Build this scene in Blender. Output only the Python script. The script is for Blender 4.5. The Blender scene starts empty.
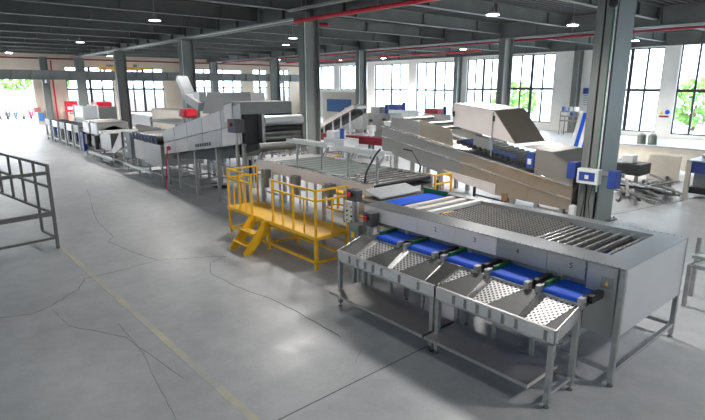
import bpy, bmesh, math, random
from mathutils import Vector, Matrix
random.seed(7)
C = bpy.context.scene.collection
SC = bpy.context.scene
# ------------------------------------------------------------------ camera, sky, light, exposure
F, CX, CY, HOR, H = 515.0, 352.5, 210.0, 87.0, 3.5
TH = math.atan((CY - HOR) / F); AZ = math.radians(-40.5)
cd = bpy.data.cameras.new('camera'); cam = bpy.data.objects.new('camera', cd); C.objects.link(cam)
cam.location = (0, 0, H); cam.rotation_euler = (math.pi / 2 - TH, 0, math.radians(49.5))
cd.lens = F / 705 * 36; cd.sensor_width = 36; cd.clip_end = 400
SC.camera = cam
SC.view_settings.view_transform = 'Standard'; SC.view_settings.look = 'None'
SC.view_settings.exposure = 2.85; SC.view_settings.gamma = 1; SC.view_settings.use_curve_mapping = False
wd = bpy.data.worlds.new('world'); SC.world = wd; wd.use_nodes = True
bgn = wd.node_tree.nodes['Background']
bgn.inputs[0].default_value = (0.77, 0.87, 1.0, 1); bgn.inputs[1].default_value = 1.6

def area(name, loc, rot, sx, sy, power, col, portal=False):
    l = bpy.data.lights.new(name, 'AREA'); l.shape = 'RECTANGLE'; l.size = sx; l.size_y = sy
    l.energy = power; l.color = col
    if portal: l.cycles.is_portal = True
    o = bpy.data.objects.new(name, l); C.objects.link(o); o.location = loc; o.rotation_euler = rot
    return o
HP = math.pi / 2
area('daylight_right', (-24, 40.9, 3.2), (-HP, 0, 0), 66, 6, 1, (1, 1, 1), True)
area('daylight_near', (-24, -12.6, 3.4), (HP, 0, 0), 66, 6.4, 1, (1, 1, 1), True)
area('daylight_camera', (9.6, 14, 3.4), (HP, 0, HP), 52, 6.4, 1, (1, 1, 1), True)
area('daylight_far', (-57.9, 14, 3.2), (HP, 0, -HP), 52, 6.0, 1, (1, 1, 1), True)

# ------------------------------------------------------------------ pixel helpers: a ray of the photo met with a real plane
def ray(px, py):
    x = (px - 352) / F; y = -(py - CY) / F
    w = math.cos(TH) + y * math.sin(TH); z = -math.sin(TH) + y * math.cos(TH)
    return Vector((-(x * math.sin(AZ) + w * math.cos(AZ)), x * math.cos(AZ) - w * math.sin(AZ), z))
def FL(px, py, z=0.0):
    r = ray(px, py); t = (z - H) / r.z; return Vector((r.x * t, r.y * t, z))
def WY(px, py, Y):
    r = ray(px, py); t = Y / r.y; return Vector((r.x * t, Y, H + r.z * t))
def WX(px, py, X):
    r = ray(px, py); t = X / r.x; return Vector((X, r.y * t, H + r.z * t))

# ------------------------------------------------------------------ materials
MATS = {}
def mat(name, col, rough=0.5, metal=0.0, noise=0.0, nscale=8.0, bump=0.0, emit=None, es=0.0, rvar=0.0, stretch=None):
    m = bpy.data.materials.new(name); m.use_nodes = True
    nt = m.node_tree; b = nt.nodes['Principled BSDF']
    b.inputs['Base Color'].default_value = (*col, 1); b.inputs['Roughness'].default_value = rough
    b.inputs['Metallic'].default_value = metal
    if emit: b.inputs['Emission Color'].default_value = (*emit, 1); b.inputs['Emission Strength'].default_value = es
    tc = nt.nodes.new('ShaderNodeTexCoord'); n = nt.nodes.new('ShaderNodeTexNoise')
    n.inputs['Scale'].default_value = nscale; n.inputs['Detail'].default_value = 4
    src = tc.outputs['Object']
    if stretch:
        mp = nt.nodes.new('ShaderNodeMapping'); mp.inputs['Scale'].default_value = stretch
        nt.links.new(src, mp.inputs[0]); src = mp.outputs[0]
    nt.links.new(src, n.inputs['Vector'])
    r = nt.nodes.new('ShaderNodeMapRange'); r.inputs['From Min'].default_value = 0.3; r.inputs['From Max'].default_value = 0.7
    r.inputs['To Min'].default_value = 1 - noise; r.inputs['To Max'].default_value = 1 + noise
    nt.links.new(n.outputs['Fac'], r.inputs['Value'])
    mx = nt.nodes.new('ShaderNodeVectorMath'); mx.operation = 'SCALE'; mx.inputs[0].default_value = col
    nt.links.new(r.outputs[0], mx.inputs['Scale']); nt.links.new(mx.outputs[0], b.inputs['Base Color'])
    if rvar:
        q = nt.nodes.new('ShaderNodeMapRange'); q.inputs['From Min'].default_value = 0.3; q.inputs['From Max'].default_value = 0.7
        q.inputs['To Min'].default_value = rough - rvar; q.inputs['To Max'].default_value = rough + rvar
        nt.links.new(n.outputs['Fac'], q.inputs['Value']); nt.links.new(q.outputs[0], b.inputs['Roughness'])
    if bump:
        bp = nt.nodes.new('ShaderNodeBump'); bp.inputs['Strength'].default_value = bump; bp.inputs['Distance'].default_value = 0.02
        nt.links.new(n.outputs['Fac'], bp.inputs['Height']); nt.links.new(bp.outputs[0], b.inputs['Normal'])
    MATS[name] = m
    return m
steel = mat('stainless_steel', (0.47, 0.46, 0.45), 0.34, 0.9, .03, 2, 0, rvar=.03)
steelb = mat('bright_stainless', (0.70, 0.70, 0.70), 0.26, 0.9, .03, 2, 0, rvar=.03)
steelm = mat('matt_sheet_steel', (0.43, 0.42, 0.405), 0.38, 0.85, .03, 2, 0, rvar=.03)
steelt = mat('warm_tinted_sheet_steel', (0.50, 0.43, 0.35), 0.36, 0.85, 0.06, 1.2)
steelp = mat('pale_protective_film_steel', (0.76, 0.69, 0.66), 0.5, 0.1, 0.05, 2, 0.0)
steelr = mat('rim_steel', (0.42, 0.43, 0.44), 0.33, 0.9, 0.03, 2)
steelw = mat("satin_end_sheet", (0.62, 0.64, 0.66), 0.42, 0.6, 0.03, 1.5, 0.0)
nearw = mat('dim_grey_plaster', (0.60, 0.58, 0.56), 0.85, 0.0, 0.05, 0.6)
shelfm = mat('scratched_shelf_steel', (0.52, 0.50, 0.48), 0.42, 0.85, 0.06, 3)
deckp = mat('dark_deck_plate', (0.10, 0.10, 0.098), 0.55, 0.3, 0.1, 4)
steeld = mat('dull_dark_steel', (0.26, 0.26, 0.25), 0.45, 0.7, 0.1, 5, 0.05)
galv = mat('galvanised_tube', (0.42, 0.42, 0.41), 0.4, 0.75, 0.1, 10)
rackm = mat('dark_rack_tube', (0.23, 0.23, 0.23), 0.45, 0.6, 0.1, 9)
blackm = mat('black_rubber', (0.022, 0.022, 0.024), 0.5, 0.0, 0.2, 10)
blue = mat('blue_belt', (0.002, 0.085, 0.62), 0.6, 0.0, 0.08, 3)
blued = mat('blue_plastic', (0.03, 0.07, 0.30), 0.45, 0.0, 0.1, 6)
green = mat('green_belt_guard', (0.01, 0.12, 0.045), 0.5, 0.0, 0.12, 6)
yellow = mat('yellow_paint', (0.86, 0.48, 0.018), 0.42, 0.0, 0.06, 5)
crane_y = mat('crane_yellow_paint', (0.85, 0.46, 0.05), 0.5, 0.0, 0.05, 2)
red = mat('red_paint', (0.55, 0.012, 0.03), 0.4, 0.0, 0.08, 4)
maroon = mat('maroon_paint', (0.26, 0.008, 0.025), 0.45, 0.0, 0.1, 4)
redb = mat('red_button', (0.8, 0.02, 0.02), 0.35)
greenb = mat('green_button', (0.02, 0.45, 0.08), 0.35)
white = mat('white_paint', (0.78, 0.79, 0.78), 0.5, 0.0, 0.05, 4)
cream = mat('cream_sheet', (0.74, 0.68, 0.58), 0.55, 0.0, 0.05, 3)
greyb = mat('grey_cabinet', (0.25, 0.26, 0.27), 0.5, 0.0, 0.06, 4)
roller_g = mat('pale_roller', (0.55, 0.60, 0.57), 0.22, 0.6, 0.08, 6)
shaderoll = mat('shade_toned_roller', (0.22, 0.26, 0.25), 0.3, 0.5, 0.08, 6)  # darker twin of the pale roller, sets off the painted reflection streaks
roller_d = mat('dark_ribbed_roller', (0.10, 0.095, 0.09), 0.35, 0.6, 0.1, 10)
roller_l = mat('light_roller_ring', (0.40, 0.385, 0.36), 0.4, 0.3, 0.1, 10)
colm = mat('grey_green_column_paint', (0.20, 0.21, 0.20), 0.42, 0.0, 0.08, 1.3)
beamm = mat('dark_roof_beam_paint', (0.165, 0.175, 0.172), 0.55, 0.0, 0.12, 0.7)
deckm = mat('dark_roof_deck', (0.06, 0.064, 0.066), 0.6, 0.0, 0.15, 0.6)
wallr = mat('pale_grey_plaster', (0.88, 0.85, 0.80), 0.85, 0.0, 0.05, 0.6)
walll = mat('warm_beige_plaster', (0.82, 0.68, 0.55), 0.85, 0.0, 0.05, 0.6)
framem = mat('dark_window_frame', (0.035, 0.04, 0.045), 0.45)
lampm = mat('lit_lamp_lens', (1, 1, 1), 0.4, emit=(1, 0.97, 0.92), es=14)
lampd = mat('pale_lamp_lens', (0.8, 0.8, 0.8), 0.4, emit=(1, 1, 1), es=1.2)
woodm = mat('brown_board', (0.30, 0.17, 0.09), 0.7, 0.0, 0.1, 6)
paperw = mat('white_paper', (0.82, 0.82, 0.80), 0.7)
asphalt = mat('pale_yard_concrete', (0.62, 0.62, 0.60), 0.9, 0.0, 0.06, 0.4)
leafm = mat('tree_leaves', (0.16, 0.30, 0.06), 0.7, 0.0, 0.35, 1.5)
barkm = mat('tree_bark', (0.12, 0.08, 0.05), 0.9, 0.0, 0.2, 6)
tyre = mat('tyre_rubber', (0.02, 0.02, 0.02), 0.7)
fabric_w = mat('white_cloth', (0.75, 0.76, 0.78), 0.85, 0.0, 0.06, 9)
skin = mat('skin', (0.52, 0.33, 0.24), 0.6)
jack_g = mat('grey_green_jacket', (0.17, 0.20, 0.18), 0.85, 0.0, 0.1, 8)
pinkm = mat('pink_rope', (0.62, 0.03, 0.10), 0.6)
capm = mat('dark_cap_cloth', (0.03, 0.04, 0.08), 0.8)

# perforated plate: dark holes on bright plate, pattern in the material
def perf():
    m = bpy.data.materials.new('perforated_plate'); m.use_nodes = True; nt = m.node_tree; b = nt.nodes['Principled BSDF']
    tc = nt.nodes.new('ShaderNodeTexCoord'); mp = nt.nodes.new('ShaderNodeMapping')
    mp.inputs['Rotation'].default_value = (0, 0, math.radians(45)); mp.inputs['Scale'].default_value = (21, 21, 0)
    fr = nt.nodes.new('ShaderNodeVectorMath'); fr.operation = 'FRACTION'
    sb = nt.nodes.new('ShaderNodeVectorMath'); sb.operation = 'SUBTRACT'; sb.inputs[1].default_value = (0.5, 0.5, 0)
    ln = nt.nodes.new('ShaderNodeVectorMath'); ln.operation = 'LENGTH'
    lt = nt.nodes.new('ShaderNodeMath'); lt.operation = 'LESS_THAN'; lt.inputs[1].default_value = 0.33
    nt.links.new(tc.outputs['Object'], mp.inputs[0]); nt.links.new(mp.outputs[0], fr.inputs[0]); nt.links.new(fr.outputs[0], sb.inputs[0])
    nt.links.new(sb.outputs[0], ln.inputs[0]); nt.links.new(ln.outputs['Value'], lt.inputs[0])
    mx = nt.nodes.new('ShaderNodeMix'); mx.data_type = 'RGBA'
    mx.inputs[6].default_value = (0.56, 0.55, 0.54, 1); mx.inputs[7].default_value = (0.02, 0.02, 0.02, 1)
    nt.links.new(lt.outputs[0], mx.inputs[0]); nt.links.new(mx.outputs[2], b.inputs['Base Color'])
    b.inputs['Metallic'].default_value = 0.35; b.inputs['Roughness'].default_value = 0.4
    return m
perfm = perf()
def floor_mat():
    m = bpy.data.materials.new('worn_concrete_floor'); m.use_nodes = True; nt = m.node_tree; b = nt.nodes['Principled BSDF']
    tc = nt.nodes.new('ShaderNodeTexCoord')
    def nz(s, d, lo, hi, a, c):
        n = nt.nodes.new('ShaderNodeTexNoise'); n.inputs['Scale'].default_value = s; n.inputs['Detail'].default_value = d; n.inputs['Roughness'].default_value = 0.65
        nt.links.new(tc.outputs['Object'], n.inputs['Vector'])
        r = nt.nodes.new('ShaderNodeMapRange'); r.inputs['From Min'].default_value = lo; r.inputs['From Max'].default_value = hi
        r.inputs['To Min'].default_value = a; r.inputs['To Max'].default_value = c; nt.links.new(n.outputs['Fac'], r.inputs['Value']); return r
    a = nz(0.35, 6, 0.3, 0.7, 0.86, 1.12); c = nz(2.6, 10, 0.3, 0.7, 0.88, 1.10); e = nz(28, 5, 0.25, 0.75, 0.93, 1.07)
    m1 = nt.nodes.new('ShaderNodeMath'); m1.operation = 'MULTIPLY'; nt.links.new(a.outputs[0], m1.inputs[0]); nt.links.new(c.outputs[0], m1.inputs[1])
    m2 = nt.nodes.new('ShaderNodeMath'); m2.operation = 'MULTIPLY'; nt.links.new(m1.outputs[0], m2.inputs[0]); nt.links.new(e.outputs[0], m2.inputs[1])
    sc = nt.nodes.new('ShaderNodeVectorMath'); sc.operation = 'SCALE'; sc.inputs[0].default_value = (0.415, 0.425, 0.435)
    nt.links.new(m2.outputs[0], sc.inputs['Scale']); nt.links.new(sc.outputs[0], b.inputs['Base Color'])
    rr = nz(1.4, 6, 0.3, 0.7, 0.28, 0.5); nt.links.new(rr.outputs[0], b.inputs['Roughness'])
    bp = nt.nodes.new('ShaderNodeBump'); bp.inputs['Strength'].default_value = 0.12; bp.inputs['Distance'].default_value = 0.01
    nt.links.new(m2.outputs[0], bp.inputs['Height']); nt.links.new(bp.outputs[0], b.inputs['Normal'])
    return m
floorm = floor_mat()
def worn_mat(name, ca, cb, thr):
    m = bpy.data.materials.new(name); m.use_nodes = True; nt = m.node_tree; b = nt.nodes['Principled BSDF']
    tc = nt.nodes.new('ShaderNodeTexCoord'); n = nt.nodes.new('ShaderNodeTexNoise'); n.inputs['Scale'].default_value = 1.6; n.inputs['Detail'].default_value = 9; n.inputs['Roughness'].default_value = 0.7
    nt.links.new(tc.outputs['Object'], n.inputs['Vector'])
    r = nt.nodes.new('ShaderNodeMapRange'); r.inputs['From Min'].default_value = thr - 0.08; r.inputs['From Max'].default_value = thr + 0.12
    nt.links.new(n.outputs['Fac'], r.inputs['Value'])
    mx = nt.nodes.new('ShaderNodeMix'); mx.data_type = 'RGBA'; mx.inputs[6].default_value = (*ca, 1); mx.inputs[7].default_value = (*cb, 1)
    nt.links.new(r.outputs[0], mx.inputs[0]); nt.links.new(mx.outputs[2], b.inputs['Base Color']); b.inputs['Roughness'].default_value = 0.55
    return m
linem = worn_mat('worn_yellow_floor_paint', (0.42, 0.42, 0.41), (0.54, 0.51, 0.36), 0.5)
crackf = mat('hairline_crack', (0.17, 0.17, 0.17), 0.8, 0, 0.3, 8)
crackm = mat('crack_dirt', (0.10, 0.10, 0.10), 0.8, 0, 0.3, 8)
def glass_mat():
    m = bpy.data.materials.new('window_glass'); m.use_nodes = True; nt = m.node_tree
    for n in list(nt.nodes):
        if n.type != 'OUTPUT_MATERIAL': nt.nodes.remove(n)
    out = [n for n in nt.nodes if n.type == 'OUTPUT_MATERIAL'][0]
    t = nt.nodes.new('ShaderNodeBsdfTransparent'); t.inputs[0].default_value = (0.93, 0.97, 0.97, 1)
    g = nt.nodes.new('ShaderNodeBsdfGlossy'); g.inputs['Roughness'].default_value = 0.05
    mx = nt.nodes.new('ShaderNodeMixShader'); mx.inputs[0].default_value = 0.05
    nt.links.new(t.outputs[0], mx.inputs[1]); nt.links.new(g.outputs[0], mx.inputs[2]); nt.links.new(mx.outputs[0], out.inputs[0])
    return m
glassm = glass_mat()

# ------------------------------------------------------------------ mesh builder
class MB:
    def __init__(s): s.bm = bmesh.new()
    def hexa(s, a, b):  # a,b lists of 4 (bottom, top) loops
        va = [s.bm.verts.new(p) for p in a]; vb = [s.bm.verts.new(p) for p in b]; n = len(a)
        try:
            s.bm.faces.new(va[::-1]); s.bm.faces.new(vb)
            for i in range(n): s.bm.faces.new((va[i], va[(i + 1) % n], vb[(i + 1) % n], vb[i]))
        except ValueError: pass
        return s
    def box(s, x0, x1, y0, y1, z0, z1):
        if x1 < x0: x0, x1 = x1, x0
        if y1 < y0: y0, y1 = y1, y0
        if z1 < z0: z0, z1 = z1, z0
        return s.hexa([(x0, y0, z0), (x1, y0, z0), (x1, y1, z0), (x0, y1, z0)], [(x0, y0, z1), (x1, y0, z1), (x1, y1, z1), (x0, y1, z1)])
    def bar(s, p, q, w=0.04, h=None):
        p = Vector(p); q = Vector(q); h = h or w; d = (q - p)
        if d.length < 1e-6: return s
        d.normalize(); up = Vector((0, 0, 1)) if abs(d.z) < 0.95 else Vector((1, 0, 0))
        if abs(d.z) >= 0.95:
            u = Vector((0, 1, 0)); u = (u - d * u.dot(d)).normalized(); r = d.cross(u)
        else:
            r = d.cross(up).normalized(); u = r.cross(d)
        o = [(-1, -1), (1, -1), (1, 1), (-1, 1)]
        A = [p + r * (a * w / 2) + u * (b * h / 2) for a, b in o]; B = [q + r * (a * w / 2) + u * (b * h / 2) for a, b in o]
        return s.hexa(A, B)
    def tube(s, p, q, r, n=12, r2=None):
        p = Vector(p); q = Vector(q); d = (q - p).normalized(); r2 = r if r2 is None else r2
        t = Vector((0, 0, 1)) if abs(d.z) < 0.9 else Vector((1, 0, 0)); u = d.cross(t).normalized(); v = d.cross(u)
        A = [p + (u * math.cos(2 * math.pi * i / n) + v * math.sin(2 * math.pi * i / n)) * r for i in range(n)]
        B = [q + (u * math.cos(2 * math.pi * i / n) + v * math.sin(2 * math.pi * i / n)) * r2 for i in range(n)]
        return s.hexa(A, B)
    def path(s, pts, r, n=8):
        for a, b in zip(pts, pts[1:]): s.tube(a, b, r, n)
        return s
    def prism(s, pts, axis, a, b):  # pts 2D polygon extruded along axis 'x','y','z'
        f = {'y': lambda p, t: (p[0], t, p[1]), 'x': lambda p, t: (t, p[0], p[1]), 'z': lambda p, t: (p[0], p[1], t)}[axis]
        return s.hexa([f(p, a) for p in pts], [f(p, b) for p in pts])
    def plate(s, pts, t=0.004):  # thin slab through 3D points
        P = [Vector(p) for p in pts]; n = (P[1] - P[0]).cross(P[2] - P[0]).normalized() * t / 2
        return s.hexa([p - n for p in P], [p + n for p in P])
    def ball(s, c, r, sc=(1, 1, 1), u=12, v=8):
        m = Matrix.Translation(c) @ Matrix.Diagonal((*sc, 1)); bmesh.ops.create_uvsphere(s.bm, u_segments=u, v_segments=v, radius=r, matrix=m); return s
    def build(s, name, m, parent=None, loc=None, bevel=0.0, smooth=False):
        bm = s.bm
        bmesh.ops.recalc_face_normals(bm, faces=bm.faces)
        off = Vector((0, 0, 0))
        if parent is not None:
            q = parent
            while q is not None: off += q.location; q = q.parent
        elif loc is not None: off = Vector(loc)
        for v in bm.verts: v.co -= off
        me = bpy.data.meshes.new(name)
        if bevel: bmesh.ops.bevel(bm, geom=list(bm.edges), offset=bevel, segments=1, affect='EDGES')
        bm.to_mesh(me); bm.free()
        if isinstance(m, (list, tuple)):
            for k in m: me.materials.append(k)
        else: me.materials.append(m)
        if smooth:
            for p in me.polygons: p.use_smooth = True
            try: me.set_sharp_from_angle(angle=math.radians(40))
            except Exception: pass
        o = bpy.data.objects.new(name, me); C.objects.link(o)
        if parent is not None: o.parent = parent
        elif loc is not None: o.location = loc
        return o
def tag(o, label=None, cat=None, group=None, kind=None):
    if label: o['label'] = label
    if cat: o['category'] = cat
    if group: o['group'] = group
    if kind: o['kind'] = kind
    return o
def thing(name, loc, label, cat, group=None):
    o = bpy.data.objects.new(name, None); C.objects.link(o); o.location = loc; o.empty_display_size = 0.1
    return tag(o, label, cat, group)
def struct(name, mb, m, parent=None):
    o = mb.build(name, m, parent)
    if parent is None: o['kind'] = 'structure'
    return o
def copy_tree(o, parent=None):
    c = o.copy(); C.objects.link(c)
    if parent is not None: c.parent = parent
    for ch in list(o.children): copy_tree(ch, c)
    return c
def text(name, s, size, m, parent, loc, rot, ext=0.001):
    cu = bpy.data.curves.new(name, 'FONT'); cu.body = s; cu.size = size; cu.extrude = ext; cu.align_x = 'CENTER'; cu.align_y = 'CENTER'
    o = bpy.data.objects.new(name, cu); o.data.materials.append(m); C.objects.link(o); o.parent = parent
    off = Vector((0, 0, 0)); q = parent
    while q is not None: off += q.location; q = q.parent
    me = bpy.data.meshes.new_from_object(o); bpy.data.objects.remove(o)
    o = bpy.data.objects.new(name, me); C.objects.link(o); o.parent = parent
    if not me.materials: me.materials.append(m)
    o.location = Vector(loc) - off; o.rotation_euler = rot
    return o

# ------------------------------------------------------------------ setting: floor, walls, windows, roof
X0, X1, Y0, Y1, ZT = -57.2, 9.0, -12.0, 40.5, 7.1
struct('floor', MB().box(X0 - 0.5, X1 + .5, Y0 - .5, Y1 + 0.5, -0.2, 0.0), floorm)
struct('yard_ground', MB().box(-140, 40, -70, 110, -0.5, -0.21), asphalt)
DECK = MB(); DECK.box(X0 - .3, X1 + .3, Y0 - .3, Y1 + .3, 7.16, 7.3)
k = X0
while k < X1 - .3:
    DECK.box(k, k + 0.16, Y0, Y1, 7.08, 7.17); k += 0.32
struct('ceiling', DECK, deckm)
wins = [0]
def wall_with_windows(name, axis, v0, thick, u0, u1, m, holes, opens=()):
    """axis 'y': wall plane y=v0 running in x; axis 'x': plane x=v0 running in y. holes (a,b,z0,z1,panes,bar) get a window, opens stay empty"""
    mb = MB()
    def bx(a, b, z0, z1):
        if b - a < 1e-4 or z1 - z0 < 1e-4: return
        if axis == 'y': mb.box(a, b, v0, v0 + thick, z0, z1)
        else: mb.box(v0, v0 + thick, a, b, z0, z1)
    cur = u0
    for h in sorted(list(holes) + list(opens)):
        bx(cur, h[0], 0, ZT); bx(h[0], h[1], 0, h[2]); bx(h[0], h[1], h[3], ZT); cur = h[1]
    bx(cur, u1, 0, ZT)
    struct(name, mb, m)
    t = v0 + thick / 2
    for a, b, z0, z1, n, bars in holes:
        wins[0] += 1
        fr = MB()
        def fb(a_, b_, c_, d_, w=0.03):
            if axis == 'y': fr.box(a_, b_, t - w, t + w, c_, d_)
            else: fr.box(t - w, t + w, a_, b_, c_, d_)
        fb(a, a + .09, z0, z1, .05); fb(b - .09, b, z0, z1, .05); fb(a, b, z0, z0 + .09, .05); fb(a, b, z1 - .09, z1, .05)
        for bz in bars: fb(a, b, bz - .1, bz + .1, .05)
        for i in range(1, n):
            u = a + (b - a) * i / n; wd_ = .12 if i * 2 == n else .07
            fb(u - wd_, u + wd_, z0, z1, .04)
        w = struct('window_%d' % wins[0], fr, framem)
        g = MB()
        if axis == 'y': g.box(a, b, t - .006, t + .006, z0, z1)
        else: g.box(t - .006, t + .006, a, b, z0, z1)
        g.build('pane', glassm, w)
wall_with_windows('wall_right', 'y', Y1, 0.35, X0, X1, wallr, [
    (-56.2, -50.98, 3.2, 6.0, 4, []), (-49.82, -44.9, 3.2, 6.0, 4, []),
    (-43.65, -38.46, 1.0, 5.9, 4, [3.2]), (-37.34, -32.45, 0.9, 5.9, 4, [3.2]), (-30.95, -27.4, 0.6, 6.0, 4, [3.3]), (-26.35, -22.25, 0.6, 6.15, 4, [3.35]),
    (-18.55, -14.2, 0.32, 6.2, 4, [3.28]), (-13.2, -8.8, 0.28, 6.32, 4, [3.25]), (-6.9, -2.5, 0.3, 6.3, 4, [3.25]), (-1, 4, 0.3, 6.3, 4, [3.25])])
wall_with_windows('wall_far', 'x', X0 - 0.35, 0.35, Y0, Y1, walll, [
    (12.3, 16.7, 0.9, 5.45, 4, [3.3, 4.2]), (17.6, 21.9, 0.9, 5.45, 4, [3.3, 4.2]), (25.4, 31.4, 1.0, 5.5, 5, [3.4]), (32.9, 34.9, 1.0, 5.6, 2, [3.4]), (36.6, 38.2, 1.0, 5.6, 2, [3.4])],
    [(-6.0, 9.5, 0.0, 4.75)])
wall_with_windows('wall_near', 'y', Y0 - 0.35, 0.35, X0, X1, nearw, [(x, x + 5, 3.4, 6.0, 4, []) for x in (-50, -37, -24, -11, 2)])
wall_with_windows('wall_camera', 'x', X1, 0.35, Y0, Y1, nearw, [(-6, -2, 3.4, 6.0, 4, []), (17, 20, 3.4, 6.2, 4, []), (30, 36, 1.0, 6.2, 6, [3.2])])
# roof beams along y (deep I beams), girders along x over the column rows
n_ = 0
x = -18.4 + 4.2 * 6
while x > X0:
    mb = MB()
    mb.box(x - .012, x + .012, Y0, Y1, 6.5, 7.08); mb.box(x - .13, x + .13, Y0, Y1, 6.5, 6.53); mb.box(x - .13, x + .13, Y0, Y1, 7.05, 7.08)
    yy = Y0 + 1.5
    while yy < Y1: mb.box(x - .12, x + .12, yy, yy + .02, 6.53, 7.05); yy += 4.4
    n_ += 1; struct('trim_%d' % n_, mb, beamm); x -= 4.2
for y in (0.0, 13.4, 27.0, 39.9):
    mb = MB(); mb.box(X0, X1, y - .012, y + .012, 6.22, 7.06); mb.box(X0, X1, y - .16, y + .16, 6.22, 6.25); mb.box(X0, X1, y - .16, y + .16, 7.03, 7.06)
    x = -56.0 + 2.1
    while x < X1: mb.box(x, x + .02, y - .15, y + .15, 6.25, 7.03); x += 2.1
    n_ += 1; struct('trim_%d' % n_, mb, beamm)
# H-section columns
def column(x, y, label, w=0.4, d=0.8, cable=True):
    t = thing('steel_column', (x, y, 0), label, 'column')
    mb = MB(); mb.box(x - w / 2, x + w / 2, y - d / 2, y - d / 2 + .035, 0, 6.22); mb.box(x - w / 2, x + w / 2, y + d / 2 - .035, y + d / 2, 0, 6.22)
    mb.box(x - .02, x + .02, y - d / 2, y + d / 2, 0, 6.22)
    mb.build('shaft', colm, t)
    b = MB(); b.box(x - w / 2 - .12, x + w / 2 + .12, y - d / 2 - .12, y + d / 2 + .12, 0, .03)
    for a in (-1, 1):
        for c in (-1, 1): b.tube((x + a * (w / 2 + .06), y + c * (d / 2 + .05), .03), (x + a * (w / 2 + .06), y + c * (d / 2 + .05), .09), .02, 6)
    b.build('base_plate', colm, t)
    if cable:
        MB().path([(x + w / 2 + .02, y - d / 2 + .03, .9), (x + w / 2 + .02, y - d / 2 + .03, 6.2)], .02, 6).build('cable_conduit', white, t)
        MB().path([(x + w / 2 - .01, y - d / 2 - .013, .9), (x + w / 2 - .01, y - d / 2 - .013, 6.2)], .012, 6).build('green_cable', mat('green_cable_%d' % int(-x * 10), (0.01, .16, .08), .5), t)
    return t
colR = column(-5.98, 13.6, 'nearest grey-green steel column, behind the sorter, carrying electrical boxes', .42, 1.15)
tealm = mat('pale_teal_side', (0.26, 0.30, 0.28), .5, 0, .05, 1.2)  # column side plate in a paler teal than the shaft
MB().box(-5.79, -5.755, 13.22, 14.14, .03, 6.2).build('side_plate', tealm, colR)
colM = column(-18.45, 13.35, 'grey steel column in the middle, under the bend of the red roof pipe', .42, .8)
column(-30.95, 13.35, 'grey steel column rising behind the left hopper and red box', .42, .8)
column(-43.6, 13.35, 'grey steel column seen just right of the yellow crane trolley end', .42, .8, False)
column(-56.1, 13.4, 'farthest grey steel column of the front row, at the far windows', .42, .8, False)
column(-18.05, 27.2, 'grey steel column above the hood of the inclined conveyor', .42, .85, False)
column(-30.6, 27.0, 'grey steel column between the blue panel booth and the windows', .42, .8)
column(-42.9, 27.0, 'grey steel column just left of the middle one, beyond the left hopper', .42, .8, False)
column(-55.6, 27.0, 'thin grey steel column near far wall, behind the left hopper', .42, .8)
column(-31.55, 39.9, 'grey steel column on the window wall between two tall windows', .42, .7)
column(-20.0, 39.9, 'dark steel column on the window wall, left of the wall poster', .42, .7, False)
column(-56.3, 10.4, 'grey wall column beside the open yard door with a red pipe', .4, .6, False)
column(-56.3, 23.9, 'grey wall column between the far wall windows', .4, .6, False)
column(-56.3, 35.8, 'grey wall column with a small notice, far corner of the hall', .4, .6, False)

# floor joints, cracks, painted line
def strip(pts, w, z, name, m, label=None, cat=None):
    mb = MB()
    P = [FL(*p) for p in pts]
    for a, b in zip(P, P[1:]):
        d = (b - a).normalized(); s_ = Vector((-d.y, d.x, 0)) * w / 2; a2 = a - d * w * .3; b2 = b + d * w * .3
        mb.hexa([a2 - s_, b2 - s_, b2 + s_, a2 + s_], [v + Vector((0, 0, z)) for v in (a2 - s_, b2 - s_, b2 + s_, a2 + s_)])
    o = mb.build(name, m, None, (P[0].x, P[0].y, 0))
    if label: tag(o, label, cat)
    else: o['kind'] = 'structure'
    return o
def jag(pts, amp=1.2, n=5):
    out = []
    for (a, b), (c, d) in zip(pts, pts[1:]):
        for i in range(n):
            f = i / n; out.append((a + (c - a) * f + random.uniform(-amp, amp) * (i > 0), b + (d - b) * f + random.uniform(-amp, amp) * .6 * (i > 0)))
    return out + [pts[-1]]
z8 = lambda L: [(x / 1.909, 200 + y / 1.909) for x, y in L]
strip(jag(z8([(165, -20), (185, 40), (215, 70), (205, 80), (255, 100), (300, 115)]), .8), .011, .002, 'floor_crack', crackf)
strip(jag(z8([(300, 115), (225, 135), (160, 150), (150, 170), (100, 200), (60, 218), (0, 225)]), .8), .011, .002, 'floor_crack', crackf)
strip(jag(z8([(300, 115), (370, 110), (430, 108), (400, 120), (402, 140), (450, 165), (520, 190), (570, 215), (650, 262)]), .8), .011, .002, 'floor_crack', crackf)
strip(jag(z8([(225, 235), (270, 290), (300, 350), (335, 419)]), 1.2), .004, .002, 'floor_crack', crackf)
strip(jag(z8([(100, 210), (130, 240), (240, 262), (350, 340)]), 1.2), .004, .002, 'floor_crack', crackf)
strip(jag([(361, 350), (355, 362), (382, 367)][:2], .6), .005, .002, 'floor_crack', crackf)
ja, jb = FL(284, 417), FL(425, 347); dj = (jb - ja).normalized()
mbj = MB(); mbj.bar(ja - dj * 6, jb + dj * .6, .014, .004); j = struct('floor_joint', mbj, crackm)
for (p, q) in (((100, 172), (225, 200)), ((560, 225), (705, 196))):
    a, b = FL(*p), FL(*q); struct('floor_joint', MB().bar(a, b, .018, .004), crackm)
a, b = FL(66, 252), FL(251, 417); d = (b - a).normalized()
yl = MB(); yl.bar(a - d * 1.0, b + d * 2, .10, .005)
tag(yl.build('floor_line', linem, None, (a.x, a.y, 0)), 'worn yellow line painted along the concrete floor', 'floor marking')

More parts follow.
